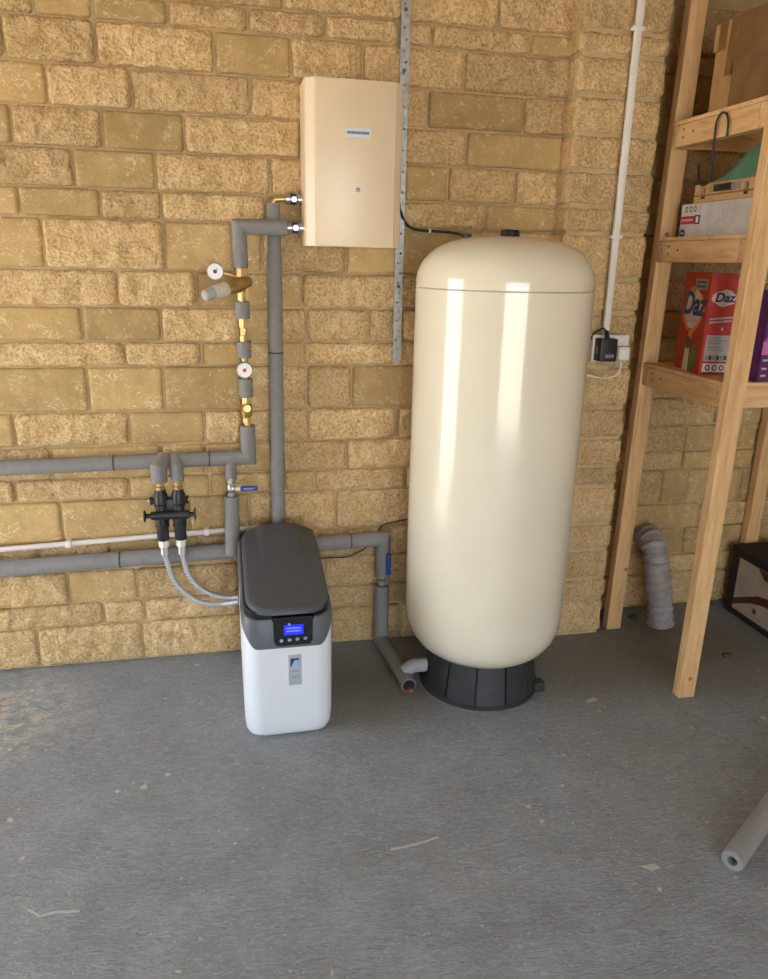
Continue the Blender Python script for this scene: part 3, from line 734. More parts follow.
# bypass stubs and black bypass valve
bp = thing('bypass_valve', 'black plastic bypass valve block with two upright barrels, hung under the pipe', 'valve', (-0.197, -0.1, 0.50))
xa, xb, yb = -0.226, -0.168, -0.10
for x, y0, wdt in ((xa, -0.105, 0.027), (xb, -0.095, 0.022)):
    o = tube('foam_sleeve', [(x + (0.018 if x == xa else -0.004), YP, zl(x) + 0.01), (x, y0, zl(x) - 0.012), (x, yb, 0.717)], wdt, FOAM, bp, 24)
    lathe('brass_nut', [(0.0165, 0), (0.0165, 0.012), (0.013, 0.014), (0.013, 0.034)], (x, yb, 0.686), (0, 0, 1), BRASS, bp, 8, False)
    br_ = lathe('barrel', [(0.018, 0), (0.020, 0.004), (0.020, 0.05), (0.022, 0.055), (0.022, 0.10), (0.019, 0.105), (0.019, 0.13), (0.0225, 0.133), (0.0225, 0.165), (0.019, 0.172), (0.017, 0.182)], (x, yb, 0.506), (0, 0, 1), BLACKP, bp, 20)
    for z in (0.555, 0.575, 0.63): lathe('barrel_ring', [(0.0235, 0), (0.0235, 0.005)], (x, yb, z), (0, 0, 1), BLACKP, br_, 20)
lathe('spindle_bar', [(0.020, 0), (0.020, 0.004), (0.008, 0.007), (0.008, 0.02), (0.0145, 0.022), (0.0145, 0.148), (0.008, 0.15), (0.008, 0.162), (0.020, 0.165), (0.020, 0.169)], (-0.2815, yb - 0.024, 0.603), (1, 0, 0), BLACKP, bp, 20)
lathe('spindle_bar', [(0.014, 0), (0.014, 0.006), (0.011, 0.008), (0.011, 0.118), (0.014, 0.12), (0.014, 0.126)], (-0.262, yb + 0.012, 0.645), (1, 0, 0), BLACKP, bp, 18)
for x in (-0.2655, -0.1395): lab(lathe('bright_end_cap', [(0.010, 0), (0.010, 0.006), (0, 0.007)], (x, yb + 0.012, 0.645), (1 if x > -0.2 else -1, 0, 0), CHROME, bp, 12), 'bright cap')
box('bridge', xa, xb, yb - 0.012, yb + 0.012, 0.585, 0.655, BLACKP, bp, 0.004)
HO = []
for i, (x, lbl, pts) in enumerate(((xa, 'braided steel hose leaving the longer loop below the bypass valve, outer curve', [(xa, yb, 0.482), (xa + 0.004, yb, 0.44), (-0.20, -0.105, 0.353), (-0.155, -0.115, 0.297), (-0.10, -0.125, 0.268), (-0.04, -0.14, 0.266), (0.021, -0.175, 0.288)]),
                    (xb, 'braided steel hose leaving the bypass valve on the inner, tighter curve', [(xb, yb, 0.482), (xb + 0.003, yb, 0.445), (-0.15, -0.105, 0.375), (-0.115, -0.112, 0.323), (-0.06, -0.122, 0.292), (-0.01, -0.132, 0.284), (0.021, -0.145, 0.290)]))):
    t = thing('braided_hose', ['braided steel hose on the outer, wider curve from bypass valve to softener', 'braided steel hose on the inner, tighter curve from bypass valve to softener'][i], 'hose', (x, yb, 0.28))
    tube('braid', bez(pts, 8), 0.0095, braid_mat() if i == 0 else bpy.data.materials['braided_steel'], t, 14)
    lathe('white_nut', [(0.0175, 0), (0.0175, 0.024)], (x, yb, 0.482), (0, 0, 1), WHITEP, t, 8, False)
    lathe('ferrule', [(0.0135, 0), (0.0135, 0.030)], (x + 0.001, yb, 0.452), (0, 0, 1), CHROME, t, 16)

# drop with ball valve between the two runs
lz = lambda x: 0.437 + 0.026 * x
dp = thing('insulated_drop', 'short grey insulated drop pipe with blue lever ball valve linking the two runs', 'pipe', (0.009, YP, 0.45))
DX = 0.010; YD = YP - 0.006
sleeve([(DX, YD, 0.705), (DX, YD, 0.752), (DX + 0.006, YD + 0.004, 0.778)], dp, 0.0195)
sleeve([(DX - 0.004, YD - 0.02, lz(0)-0.002), (DX, YD - 0.012, 0.647)], dp, 0.0255)
bvb = lathe('ball_valve', [(0.014, 0), (0.014, 0.016), (0.011, 0.018), (0.017, 0.028), (0.017, 0.044), (0.011, 0.052), (0.014, 0.054), (0.014, 0.072)], (DX, YD - 0.006, 0.641), (0, 0, 1), CHROME, dp, 14)
lathe('lever_hub', [(0.009, 0), (0.009, 0.012), (0.006, 0.014), (0, 0.015)], (DX + 0.004, YD - 0.018, 0.678), (0, -1, 0), CHROME, bvb, 12)
flat('lever_arm', [(-0.004, -0.006), (0.036, -0.006), (0.036, 0.006), (-0.004, 0.006)], (DX + 0.004, YD - 0.026, 0.678), (1, 0, 0), (0, 0, 1), CHROME, bvb, 0.003)
lv = box('lever_grip', DX + 0.03, DX + 0.09, YD - 0.034, YD - 0.024, 0.6695, 0.6865, BLUEP, bvb, 0.0045, 3)
for k in range(4): flat('grip_mark', rect(-0.016 + 0.008 * k, -0.002, -0.011 + 0.008 * k, 0.002), (DX + 0.058, YD - 0.0341, 0.678), (1, 0, 0), (0, 0, 1), LBLUE, bvb, 0.0005)

# lower run, behind the softener, down to the floor and towards the tank
lo = thing('insulated_return_pipe', 'grey insulated pipe run low on the wall, dropping to the floor beside the tank', 'pipe', (0.56, YP, 0))
EX = 0.558
sleeve([(-1.9, YP, lz(-1.9)), (-0.379, YP, lz(-0.379))], lo, 0.029)
joint((-0.3785, YP, lz(-0.3785)), (1, 0, 0), lo, 0.029)
sleeve([(-0.378, YP, lz(-0.378)), (0.434, YP, lz(0.434))], lo, 0.0285)
joint((0.4345, YP, lz(0.4345)), (1, 0, 0), lo, 0.028)
sleeve([(0.435, YP, lz(0.435)), (EX, YP, lz(EX)), (EX, YP, 0.300)], lo, 0.0275)
sleeve([(EX, YP, 0.262), (EX, YP - 0.002, 0.034), (0.566, -0.14, 0.031), (0.588, -0.40, 0.029)], lo, 0.027)
vb = lathe('ball_valve', [(0.013, 0), (0.013, 0.012), (0.017, 0.014), (0.017, 0.03), (0.012, 0.034), (0.012, 0.05)], (EX, YP, 0.255), (0, 0, 1), CHROME, lo, 14)
lathe('lever_hub', [(0.010, 0), (0.010, 0.022), (0, 0.024)], (EX + 0.008, YP - 0.01, 0.287), (0.2, -1, 0), CHROME, vb, 12)
tube('lever_arm', [(EX + 0.01, YP - 0.032, 0.28), (EX + 0.014, YP - 0.036, 0.33)], 0.005, CHROME, vb, 8)
box('lever_grip', EX + 0.006, EX + 0.024, YP - 0.044, YP - 0.032, 0.320, 0.405, BLUEP, vb, 0.005, 3)
lathe('shaded_bore', [(0.022, 0), (0.022, 0.003), (0.0, 0.003)], (0.588, -0.4005, 0.029), (0.08, -1, 0), BORESHADE, lo, 20)  # near-black disc stands in for the shade inside the open sleeve end
tube('copper_end', [(0.588, -0.395, 0.026), (0.591, -0.425, 0.022)], 0.008, COPPER, lo, 12)
tube('copper_end', [(0.580, -0.395, 0.022), (0.578, -0.415, 0.016)], 0.006, COPPER, lo, 12)
lab(tube('tank_connection', bez([(0.583, -0.335, 0.045), (0.615, -0.33, 0.062), (0.65, -0.335, 0.068), (0.70, -0.338, 0.068)], 6), 0.0245, plain('pale_grey_foam', (0.36, 0.36, 0.375), 0.8, 0, 0.05), lo, 22), 'pale grey sleeve joining the tank skirt')

# thin white pipe with clips
wp = thing('white_plastic_pipe', 'thin white plastic pipe clipped along the stone wall between the grey runs', 'pipe', (-0.4, -0.02, 0.46))
wz = lambda x: 0.507 + 0.0395 * x
tube('pipe', [(-1.9, -0.034, wz(-1.9)), (0.16, -0.034, wz(0.16))], 0.0095, PINKW, wp, 16)
for px_ in (68, 207):
    x = onY(px_, 540, -0.034).x; box('pipe_clip', x - 0.009, x + 0.009, -0.0465, 0.0, wz(x) - 0.012, wz(x) + 0.012, WHITEP, wp, 0.003)

tag(tube('thin_dark_wire', bez([(0.20, -0.03, 0.372), (0.345, -0.03, 0.374), (0.421, -0.03, 0.373), (0.467, -0.03, 0.388), (0.497, -0.026, 0.402), (0.53, -0.016, 0.43), (0.56, -0.02, 0.486), (0.62, -0.022, 0.503), (0.70, -0.02, 0.512)], 8), 0.0028, DARKWIRE, None, 8), 'thin dark wire looping past the low pipe corner on the wall', 'wire')

# ------------------------------------------------------------------ conduit, socket, plugs
cdx = thing('cable_conduit', 'slim white cable trunking running down the stone pillar to the socket', 'conduit', (1.338, -0.118, 1.21))
CY = -0.1195
box('trunking', 1.327, 1.350, CY - 0.014, CY + 0.002, 1.206, ZC, WHITEP, cdx, 0.003)
for z in (2.17, 1.54): box('saddle_clip', 1.317, 1.360, CY - 0.016, CY + 0.006, z - 0.006, z + 0.006, WHITEP, cdx, 0.002)
sk = thing('wall_socket', 'white double wall socket at the foot of the trunking on the pillar', 'socket', (1.357, CY, 1.12))
box('pattress', 1.288, 1.424, CY - 0.016, CY + 0.012, 1.118, 1.207, WHITEP, sk, 0.003)
box('face_plate', 1.286, 1.426, CY - 0.022, CY - 0.0155, 1.116, 1.209, WHITEP, sk, 0.002)
for x in (1.315, 1.395): box('switch', x - 0.006, x + 0.006, CY - 0.026, CY - 0.021, 1.186, 1.203, WHITEP, sk, 0.001)
ad = thing('power_adapter', 'black power adapter plugged into the white wall socket', 'adapter', (1.325, CY - 0.05, 1.12))
box('body', 1.292, 1.356, CY - 0.072, CY - 0.0225, 1.121, 1.200, BLACKP, ad, 0.004)
flat('rating_label', rect(-0.016, -0.009, 0.02, 0.009), (1.326, CY - 0.0722, 1.141), (1, 0, 0), (0, 0, 1), DGREY, ad, 0.0005)
for k in range(3): flat('label_print', rect(-0.013 + 0.011 * k, -0.005, -0.005 + 0.011 * k, 0.005), (1.326, CY - 0.0728, 1.141), (1, 0, 0), (0, 0, 1), MGREY, ad, 0.0004)
flat('side_label', rect(-0.006, -0.014, 0.006, 0.014), (1.2918, CY - 0.045, 1.160), (0, -1, 0), (0, 0, 1), MGREY, ad, 0.0005)
lathe('strain_relief', [(0.0085, 0), (0.006, 0.026), (0.004, 0.028)], (1.328, CY - 0.045, 1.199), (-0.1, 0.2, 1), BLACKP, ad, 12)
tube('lead', bez([(1.325, CY - 0.04, 1.222), (1.318, CY - 0.025, 1.232), (1.300, CY - 0.012, 1.219), (1.284, CY - 0.006, 1.195), (1.272, CY - 0.004, 1.15)], 6), 0.003, BLACKP, ad, 8)
pg = thing('white_plug', 'white mains plug in the wall socket beside the black adapter', 'plug', (1.394, CY - 0.04, 1.12))
box('body', 1.372, 1.418, CY - 0.056, CY - 0.0225, 1.122, 1.172, WHITEP, pg, 0.009, 3)
tube('flex', bez([(1.392, CY - 0.042, 1.123), (1.394, CY - 0.042, 1.095), (1.383, CY - 0.036, 1.068), (1.350, CY - 0.022, 1.056), (1.30, CY - 0.016, 1.062), (1.25, CY - 0.012, 1.072), (1.19, CY - 0.008, 1.085)], 8), 0.0028, WHITEP, pg, 8)

# ------------------------------------------------------------------ timber shelving
sh = thing('timber_shelving', 'open shelving unit of pale pine battens and board shelves', 'shelving', (2.0, -0.32, 0))
PX0, PX1 = 1.512, 1.575
YB0, YB1, YF0, YF1 = -0.083, -0.045, -0.598, -0.560
def batten(name, x0, x1, y0, y1, z0, z1, ax, lean=0.0):
    vs, fs = boxvf(x0, x1, y0, y1, z0, z1, 0.0025, 1)
    for v in vs: v.x += lean * v.z
    return mesh(name, vs, fs, {'x': WX, 'y': WY, 'z': WZ}[ax], sh, True)
for x0 in (PX0, 2.205, 2.80):
    if x0 == 2.205: batten('post', x0, x0 + 0.063, 0.040, 0.078, 0.0, ZC, 'z')
    else: batten('post', x0, x0 + 0.063, YB0, YB1, 0.0, ZC, 'z', 0.0125 if x0 < 2 else 0)
    if x0 != 2.205: batten('post', x0, x0 + 0.063, YF0, YF1, 0.0, ZC, 'z', 0.006)
SHELF = {'top': 1.913, 'mid': 1.543, 'low': 1.103}
RX0 = PX0 + 0.018
for nm, zt in SHELF.items():
    rb, rf = (YB0 - 0.038, YB0), (YF1, YF1 + 0.038)
    batten('rail', RX0, 2.863, rb[0], rb[1], zt - 0.082, zt - 0.012, 'x')
    batten('rail', RX0, 2.863, rf[0], rf[1], zt - 0.082, zt - 0.012, 'x')
    for x0 in (RX0, 2.80): batten('side_rail', x0, x0 + 0.038, rf[1], rb[0], zt - 0.082, zt - 0.012, 'y')
    batten('spacer_block', 2.215, 2.258, YB0, 0.040, zt - 0.072, zt - 0.022, 'y')
    box('shelf_board', RX0 - 0.003, 2.866, rf[0] - 0.001, rb[1] - 0.001, zt - 0.012, zt, WX, sh, 0.001, 1)
    for y, dz in ((rb[0] - 0.03, -0.03), (rb[0] - 0.032, -0.055), (rb[0] - 0.085, -0.043)):
        lathe('screw', [(0.0042, 0), (0.0042, 0.0008), (0, 0.001)], (RX0 - 0.0002, y, zt + dz), (-1, 0, 0), DGREY, sh, 8)
# hook on the top rail
hk = [(1.502, -0.311, 1.764), (1.502, -0.318, 1.73), (1.502, -0.336, 1.705), (1.502, -0.358, 1.700), (1.502, -0.376, 1.715), (1.502, -0.381, 1.75), (1.503, -0.372, 1.86), (1.503, -0.376, 1.888), (1.503, -0.395, 1.903), (1.503, -0.418, 1.895), (1.503, -0.432, 1.870), (1.503, -0.436, 1.832)]
hk = [(1.521, y + 0.034, z - 0.004) for x, y, z in hk]
tag(tube('steel_hook', bez(hk, 6), 0.0034, BLACKP, None, 10), 'black S-shaped steel hook hanging against the upper pine rail', 'hook')

# ------------------------------------------------------------------ things on the shelves
def face_x(x):                                       # frame for prints on a face looking along -x
    return (0, -1, 0), (0, 0, 1)
# big taped cardboard box
kx, ky0, ky1, kz0, kz1 = 1.566, -0.70, -0.215, 1.9135, 2.170
kb = thing('cardboard_box', 'large brown cardboard box bound with shiny parcel tape on the top shelf', 'box', (kx + 0.2, -0.42, kz0))
box('carton', kx, kx + 0.42, -0.555, ky1, kz0, kz1, CARD, kb, 0.003, 1)
box('lid_flap', kx - 0.006, kx + 0.43, -0.556, ky1 + 0.006, 2.095, kz1 + 0.004, CARD, kb, 0.003, 1)
U, V_ = face_x(kx)
def tp(y0, y1, z0, z1, off, sl_=0.0): flat('tape', [(-(y1), z0), (-(y0), z0), (-(y0) + sl_, z1), (-(y1) + sl_, z1)], (kx - off, 0, 0), U, V_, TAPE, kb, 0.0006)
tp(-0.275, -0.235, 2.097, 2.172, 0.0066); tp(-0.318, -0.285, 2.015, 2.172, 0.0066, 0.006)
tp(-0.405, -0.326, 1.918, 2.172, 0.0066); tp(-0.552, -0.405, 1.918, 2.172, 0.0072)
flat('tape', [(0.30, 2.055), (0.55, 2.045), (0.55, 2.105), (0.30, 2.118)], (kx - 0.0080, 0, 0), U, V_, TAPE, kb, 0.0006)
# white carton with red band
wx = 1.560
wc = thing('white_carton', 'flat white carton with red band and line drawing under the wooden case', 'box', (wx + 0.15, -0.34, 1.5435))
box('carton', wx, wx + 0.30, -0.548, -0.152, 1.5435, 1.6495, CARTON, wc, 0.002, 1)
for k in range(4):
    flat('logo_letter', disc(0.182 + 0.024 * k, 1.632, 0.008, 0.010, 12), (wx - 0.0002, 0, 0), U, V_, GREENP if k < 3 else LGREY, wc, 0.0006)
    flat('logo_letter', disc(0.183 + 0.024 * k, 1.632, 0.004, 0.005, 10), (wx - 0.0009, 0, 0), U, V_, CARTON, wc, 0.0006)
flat('red_band', rect(0.157, 1.585, 0.235, 1.610), (wx - 0.0002, 0, 0), U, V_, REDP, wc, 0.0006)
flat('band_end', rect(0.235, 1.583, 0.264, 1.612), (wx - 0.0002, 0, 0), U, V_, DGREY, wc, 0.0006)
flat('band_mark', rect(0.243, 1.588, 0.256, 1.607), (wx - 0.0009, 0, 0), U, V_, WHITEPR, wc, 0.0005)
for k in range(5): flat('band_letter', rect(0.163 + 0.013 * k, 1.594, 0.172 + 0.013 * k, 1.602), (wx - 0.0009, 0, 0), U, V_, LGREY, wc, 0.0005)
flat('round_logo', disc(0.173, 1.556, 0.015, 0.014), (wx - 0.0002, 0, 0), U, V_, NAVY, wc, 0.0006)
flat('round_logo_bar', rect(0.164, 1.554, 0.182, 1.559), (wx - 0.0009, 0, 0), U, V_, LGREY, wc, 0.0005)
def outline(name, pts, w, mat, parent, x):
    for (a, b), (c, d) in zip(pts, pts[1:]):
        L = math.hypot(c - a, d - b); nx_, ny_ = -(d - b) / L * w, (c - a) / L * w
        flat(name, [(a + nx_, b + ny_), (a - nx_, b - ny_), (c - nx_, d - ny_), (c + nx_, d + ny_)], (x, 0, 0), U, V_, mat, parent, 0.0005)
outline('line_drawing', [(0.36, 1.640), (0.405, 1.641), (0.395, 1.560), (0.345, 1.561), (0.362, 1.60), (0.36, 1.640)], 0.0012, LGREY, wc, wx - 0.0002)
outline('line_drawing', [(0.372, 1.632), (0.385, 1.632), (0.382, 1.59), (0.335, 1.580), (0.33, 1.568)], 0.001, LGREY, wc, wx - 0.0002)
outline('line_drawing', [(0.315, 1.562), (0.345, 1.562), (0.345, 1.545), (0.312, 1.545), (0.315, 1.562)], 0.002, LGREY, wc, wx - 0.0002)
# wooden case
cx_ = 1.565
cs = thing('wooden_case', 'shallow varnished wooden case with black handle on the white carton', 'case', (cx_ + 0.13, -0.36, 1.650))
box('lower_half', cx_, cx_ + 0.26, -0.53, -0.205, 1.650, 1.671, CASEW, cs, 0.002, 1)
box('upper_half', cx_, cx_ + 0.26, -0.53, -0.205, 1.6725, 1.708, CASEW, cs, 0.002, 1)
def latch(y):
    l_ = flat('latch', rect(y - 0.009, 1.661, y + 0.009, 1.693), (cx_ - 0.0003, 0, 0), U, V_, BRASSD, cs, 0.002)
    flat('latch_hasp', disc(y + 0.001, 1.685, 0.007, 0.010), (cx_ - 0.0024, 0, 0), U, V_, CHROME, l_, 0.003)
    flat('latch_catch', rect(y - 0.005, 1.661, y + 0.005, 1.668), (cx_ - 0.0024, 0, 0), U, V_, BLACKP, l_, 0.002)
latch(0.258); latch(0.47)
hd = box('handle', cx_ - 0.014, cx_ - 0.001, -0.405, -0.325, 1.678, 1.699, BLACKP, cs, 0.003)
for y in (-0.316, -0.411): box('handle_bracket', cx_ - 0.010, cx_ + 0.001, y - 0.005, y + 0.005, 1.680, 1.698, CHROME, cs, 0.001)
flat('handle_plate', rect(0.297, 1.680, 0.32, 1.700), (cx_ - 0.0003, 0, 0), U, V_, BRASSD, cs, 0.002)
flat('handle_plate', rect(0.416, 1.680, 0.44, 1.700), (cx_ - 0.0003, 0, 0), U, V_, MGREY, cs, 0.002)
# green cloth heap on the case
vs, fs = [], []; nu, nv = 22, 14
for i in range(nu + 1):
    for j in range(nv + 1):
        u, v = i / nu, j / nv; y = -0.240 - 0.288 * u; x = 1.578 + 0.235 * v
        ridge = (1 - abs(2 * v - 0.8) ** 1.5 * 0.5)
        h = (0.018 + 0.105 * ss(0.0, 0.72, u) * (1 - 0.25 * ss(0.8, 1, u))) * max(0.05, ridge) * ss(0, 0.16, v + 0.02) * ss(0, 0.12, 1 - v + 0.01) * ss(-0.02, 0.10, u) * ss(0, 0.05, 1 - u + 0.01)
        h += 0.006 * noise.noise((x * 30, y * 22, 3.1)) * ss(0, 0.2, u)
        vs.append((x, y, 1.7085 + max(0.0008, h)))
w_ = nv + 1
for i in range(nu):
    for j in range(nv): fs.append((i * w_ + j, i * w_ + j + 1, (i + 1) * w_ + j + 1, (i + 1) * w_ + j))
n0 = len(vs); vs += [(x, y, 1.7082) for x, y, z in vs]; fs += [tuple(n0 + q for q in f[::-1]) for f in fs]
edge = [i * w_ for i in range(nu + 1)] + [nu * w_ + j for j in range(1, nv + 1)] + [i * w_ + nv for i in range(nu - 1, -1, -1)] + [j for j in range(nv - 1, 0, -1)]
fs += [(edge[i], edge[(i + 1) % len(edge)], n0 + edge[(i + 1) % len(edge)], n0 + edge[i]) for i in range(len(edge))]
tag(mesh('folded_cloth', vs, fs, CLOTH, None, 'all'), 'green folded cloth heaped on the wooden case', 'cloth')

# red detergent carton, turned on the shelf
A = onZ(675.5, 368, 1.0985); B = onZ(706, 378.5, 1.0985); Cc = onZ(729, 375.5, 1.0985)
A = Vector((1.583, -0.195, 1.1035)); B = Vector((1.547, -0.392, 1.1035))
e1 = (A - B).normalized(); e2 = Vector((-e1.y, e1.x, 0)); e2 = e2 if e2.x > 0 else -e2
Wd, Dd, Hd = (A - B).length, 0.100, 0.326
dz = thing('detergent_box', 'tall red detergent carton lettered Daz on the low shelf', 'box', B + e1 * Wd / 2 + e2 * Dd / 2)
q = [B, A, A + e2 * Dd, B + e2 * Dd]; up3 = Vector((0, 0, Hd))
mesh('carton', q + [p + up3 for p in q], [(0, 1, 2, 3), (4, 5, 6, 7), (0, 1, 5, 4), (1, 2, 6, 5), (2, 3, 7, 6), (3, 0, 4, 7)], REDC, dz)
fo, fu = A - e2 * 0.0002, -e1                        # broad face, seen from the room
zz = Vector((0, 0, 1)); k_ = Wd / 0.222
def df(name, poly, mat, off=0.0, par=None): return flat(name, [(a * k_, b) for a, b in poly], fo - e2 * off, fu, zz, mat, par or dz, 0.0005)
df('splash', disc(0.108, 0.205, 0.088, 0.075, 22, 0.16), ORANGEP); df('splash', disc(0.112, 0.208, 0.072, 0.060, 22, 0.12), CREAMPR, 0.0006)
df('top_label', rect(0.10, 0.272, 0.20, 0.306), MGREY, 0.0006)
for r_ in (0.282, 0.296): df('label_print', rect(0.115, r_ - 0.003, 0.19, r_ + 0.003), DGREY, 0.0012)
text('lettering', 'Daz', 0.105, fo + fu * (0.113 * k_) + zz * 0.222 - e2 * 0.0020, fu, zz, NAVY, dz, 0.2, 0.003)
df('label_print', rect(0.062, 0.163, 0.165, 0.171), LGREY, 0.0014)
df('splash', [(0.09, 0.135), (0.13, 0.135), (0.112, 0.05)], ORANGEP, 0.0001)
df('cat_picture', [(0.075, 0.0), (0.125, 0.0), (0.118, 0.085), (0.085, 0.085)], CREAMPR, 0.0006)
df('cat_picture', disc(0.102, 0.095, 0.026, 0.02, 14, 0.1), DGREY, 0.0012)
df('leaf_picture', disc(0.155, 0.055, 0.022, 0.038, 14, 0.15), GREENP, 0.0006); df('leaf_picture', disc(0.145, 0.018, 0.018, 0.018, 12, 0.15), GREENP, 0.0008)
go, gu = B - e1 * 0.0002, e2                         # narrow end face
def de(name, poly, mat, off=0.0): return flat(name, [(a * Dd / 0.118, b) for a, b in poly], go - e1 * off, gu, zz, mat, dz, 0.0005)
de('lit_end_panel', rect(0.001, 0.001, 0.117, Hd - 0.001), REDLIT)
de('splash', disc(0.060, 0.248, 0.046, 0.026, 20, 0.10), CREAMPR, 0.0006)
text('lettering', 'Daz', 0.040, go + gu * 0.051 + zz * 0.249 - e1 * 0.0018, gu, zz, NAVY, dz, 0.2, 0.0012)
for z_, c0, c1 in ((0.185, 0.014, 0.104), (0.174, 0.014, 0.10)): de('slogan', [(c0, z_ - 0.007), (c1, z_), (c1, z_ + 0.006), (c0, z_ - 0.001)], LGREY, 0.0006)
de('slogan', rect(0.066, 0.145, 0.071, 0.156), WHITEPR, 0.0006)
de('corner_mark', [(0.098, 0.305), (0.117, 0.312), (0.117, 0.296)], ORANGEP, 0.0006)
de('info_label', rect(0.012, 0.045, 0.108, 0.130), LGREY, 0.0006); de('info_label', rect(0.012, 0.010, 0.108, 0.038), WHITEPR, 0.0006)
for z_ in (0.119, 0.111, 0.103, 0.089, 0.081): de('info_line', rect(0.020, z_, random.uniform(0.06, 0.10), z_ + 0.003), MGREY, 0.0012)
for k in range(6): de('info_block', rect(0.016 + 0.015 * k, 0.050, 0.028 + 0.015 * k, 0.064), DGREY if k % 2 else MGREY, 0.0012)
for k in range(3):
    de('info_symbol', disc(0.032 + 0.028 * k, 0.024, 0.010, 0.010, 14), DGREY, 0.0012); de('info_symbol', disc(0.032 + 0.028 * k, 0.024, 0.0055, 0.0055, 12), WHITEPR, 0.0018)
# purple carton
pu = thing('purple_carton', 'purple and white carton with pink stripe on the low shelf', 'box', (1.72, -0.5, 1.1035))
ux0 = 1.645; uy = -0.556
box('carton', ux0, ux0 + 0.24, uy, uy + 0.12, 1.1035, 1.38, PURPLE, pu, 0.002, 1)
def dp_(name, poly, mat, off=0.0): return flat(name, [(a, b) for a, b in poly], (ux0, uy - 0.0002 - off, 1.1035), (1, 0, 0), (0, 0, 1), mat, pu, 0.0005)
dp_('white_top', rect(0.0, 0.215, 0.24, 0.276), WHITEPR); dp_('pink_stripe', rect(0.0, 0.085, 0.24, 0.125), PINK)
dp_('mauve_picture', [(0.0, 0.125), (0.24, 0.125), (0.24, 0.185), (0.10, 0.19), (0.03, 0.16)], plain('mauve_print', (0.30, 0.09, 0.25), 0.5), 0.0002)
dp_('grey_picture', [(0.012, 0.135), (0.05, 0.135), (0.05, 0.155), (0.03, 0.155)], WHITEPR, 0.0008)
for a, b in ((0.01, 0.236), (0.034, 0.236), (0.058, 0.236)): dp_('letter', rect(a, b - 0.007, a + 0.016, b + 0.007), MGREY, 0.0008)
for k, (a, b) in enumerate(((0.008, 0.20), (0.008, 0.178), (0.008, 0.068), (0.034, 0.068), (0.008, 0.042), (0.008, 0.02))): dp_('print_line', rect(a, b - 0.003, a + 0.018, b + 0.003), LGREY, 0.0008)
# dark picture carton on the floor
bx = 2.135
bc = thing('dark_carton', 'black carton with a beige printed panel on the floor under the shelving', 'box', (bx + 0.2, -0.26, 0))
box('carton', bx, bx + 0.40, -0.50, 0.020, 0.0, 0.295, BLACKC, bc, 0.003, 1)
box('lid', bx - 0.005, bx + 0.406, -0.506, 0.026, 0.270, 0.304, BLACKC, bc, 0.003, 1)
def db(name, poly, mat, off=0.0): return flat(name, poly, (bx - 0.0002 - off, 0, 0), U, V_, mat, bc, 0.0006)
lpn = db('printed_panel', rect(0.03, 0.03, 0.42, 0.262), LABELB)
for k in range(7): db('print_line', rect(0.05, 0.09 + 0.016 * k, 0.075 + 0.022 * abs(math.sin(2 + k * 1.7)), 0.095 + 0.016 * k), MGREY, 0.0008)
band = [(0.03, 0.045), (0.08, 0.070), (0.14, 0.098), (0.20, 0.115), (0.30, 0.125), (0.42, 0.12), (0.42, 0.165), (0.28, 0.168), (0.17, 0.145), (0.09, 0.105), (0.03, 0.075)]
db('brown_swoosh', band, BROWNPR, 0.0009); db('brown_swoosh', [(0.15, 0.26), (0.19, 0.225), (0.42, 0.215), (0.42, 0.26)], BROWNPR, 0.0009)
db('print_mark', rect(0.155, 0.062, 0.175, 0.084), DGREY, 0.0008); db('print_line', rect(0.14, 0.045, 0.21, 0.053), MGREY, 0.0008); db('print_line', rect(0.10, 0.235, 0.13, 0.241), MGREY, 0.0008)

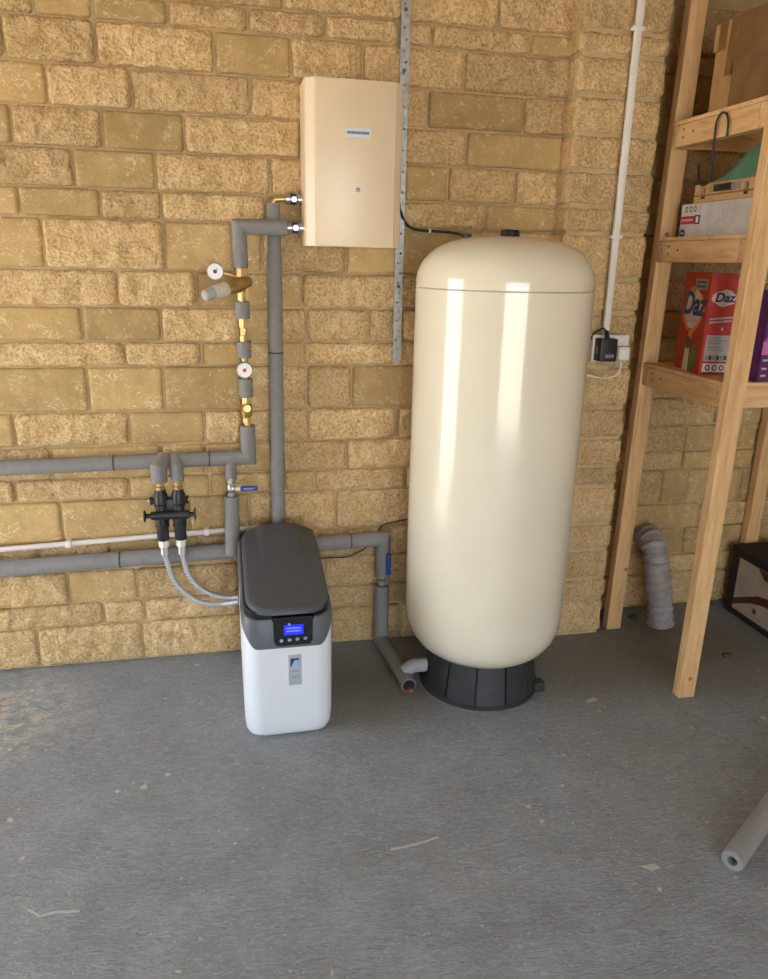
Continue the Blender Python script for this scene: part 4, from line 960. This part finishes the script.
# ------------------------------------------------------------------ ribbed duct, foam tube, debris
path = bez([(1.740, 0.085, 0.330), (1.722, 0.02, 0.362), (1.704, -0.048, 0.348), (1.704, -0.080, 0.28), (1.722, -0.09, 0.18), (1.742, -0.092, 0.08), (1.752, -0.094, 0.012)], 48)
rads = []
s_ = 0.0
for i, p in enumerate(path):
    if i: s_ += (p - path[i - 1]).length
    k = s_ / 0.034 % 1.0
    rads.append(0.0465 + 0.0085 * max(0.0, 1 - abs(k - 0.5) * 4.2) + (0.004 * noise.noise((s_ * 60, 0, 0)) if s_ > 0.36 else 0))
tag(tube('ribbed_duct', path, rads, DUCT, None, 28, True, 'all'), 'grey ribbed flexible duct bending from the wall down to the floor', 'duct')
P0 = Vector((1.195, -1.318, 0.0275)); dr = Vector((0.205, 0.135, 0)).normalized()
ft = thing('foam_tube', 'loose grey foam pipe insulation tube lying on the open floor', 'foam tube', (P0.x, P0.y, 0))
u_ = Vector((-dr.y, dr.x, 0)); vs, fs = [], []; n = 28
for t_, r_ in ((0, 0.0125), (0, 0.0262), (0.003, 0.0275), (1.1, 0.0275), (1.1, 0.0125)):
    for k in range(n):
        a = 2 * math.pi * k / n; vs.append(P0 + dr * t_ + (u_ * math.cos(a) + zz * math.sin(a)) * r_)
for i in range(5):
    for k in range(n): fs.append((i * n + k, i * n + (k + 1) % n, ((i + 1) % 5) * n + (k + 1) % n, ((i + 1) % 5) * n + k))
mesh('sleeve', vs, fs, FOAM, ft, True)
def lump(name, px, py, r, h, mat, label, cat):
    p = onZ(px, py, 0); bm = bmesh.new(); bmesh.ops.create_icosphere(bm, subdivisions=2, radius=1.0)
    vs = [Vector((p.x + v.co.x * r * (1 + 0.35 * noise.noise(v.co * 2 + Vector((px, 0, 0)))), p.y + v.co.y * r * 0.7 * (1 + 0.35 * noise.noise(v.co * 2.3)), max(0.0, h * (0.45 + 0.55 * v.co.z + 0.2 * noise.noise(v.co * 3))))) for v in bm.verts]
    bm.verts.index_update(); fs = [[v.index for v in f.verts] for f in bm.faces]; bm.free()
    tag(mesh(name, vs, fs, mat, None, True), label, cat)
lump('stone_chip', 633, 619, 0.022, 0.022, BASEBLK, 'small dark lump on the floor behind the pine post', 'debris')
lump('dry_leaf', 727, 656, 0.022, 0.010, plain('leaf_brown', (0.13, 0.085, 0.05), 0.8), 'curled brown leaf on the floor under the shelving', 'leaf')
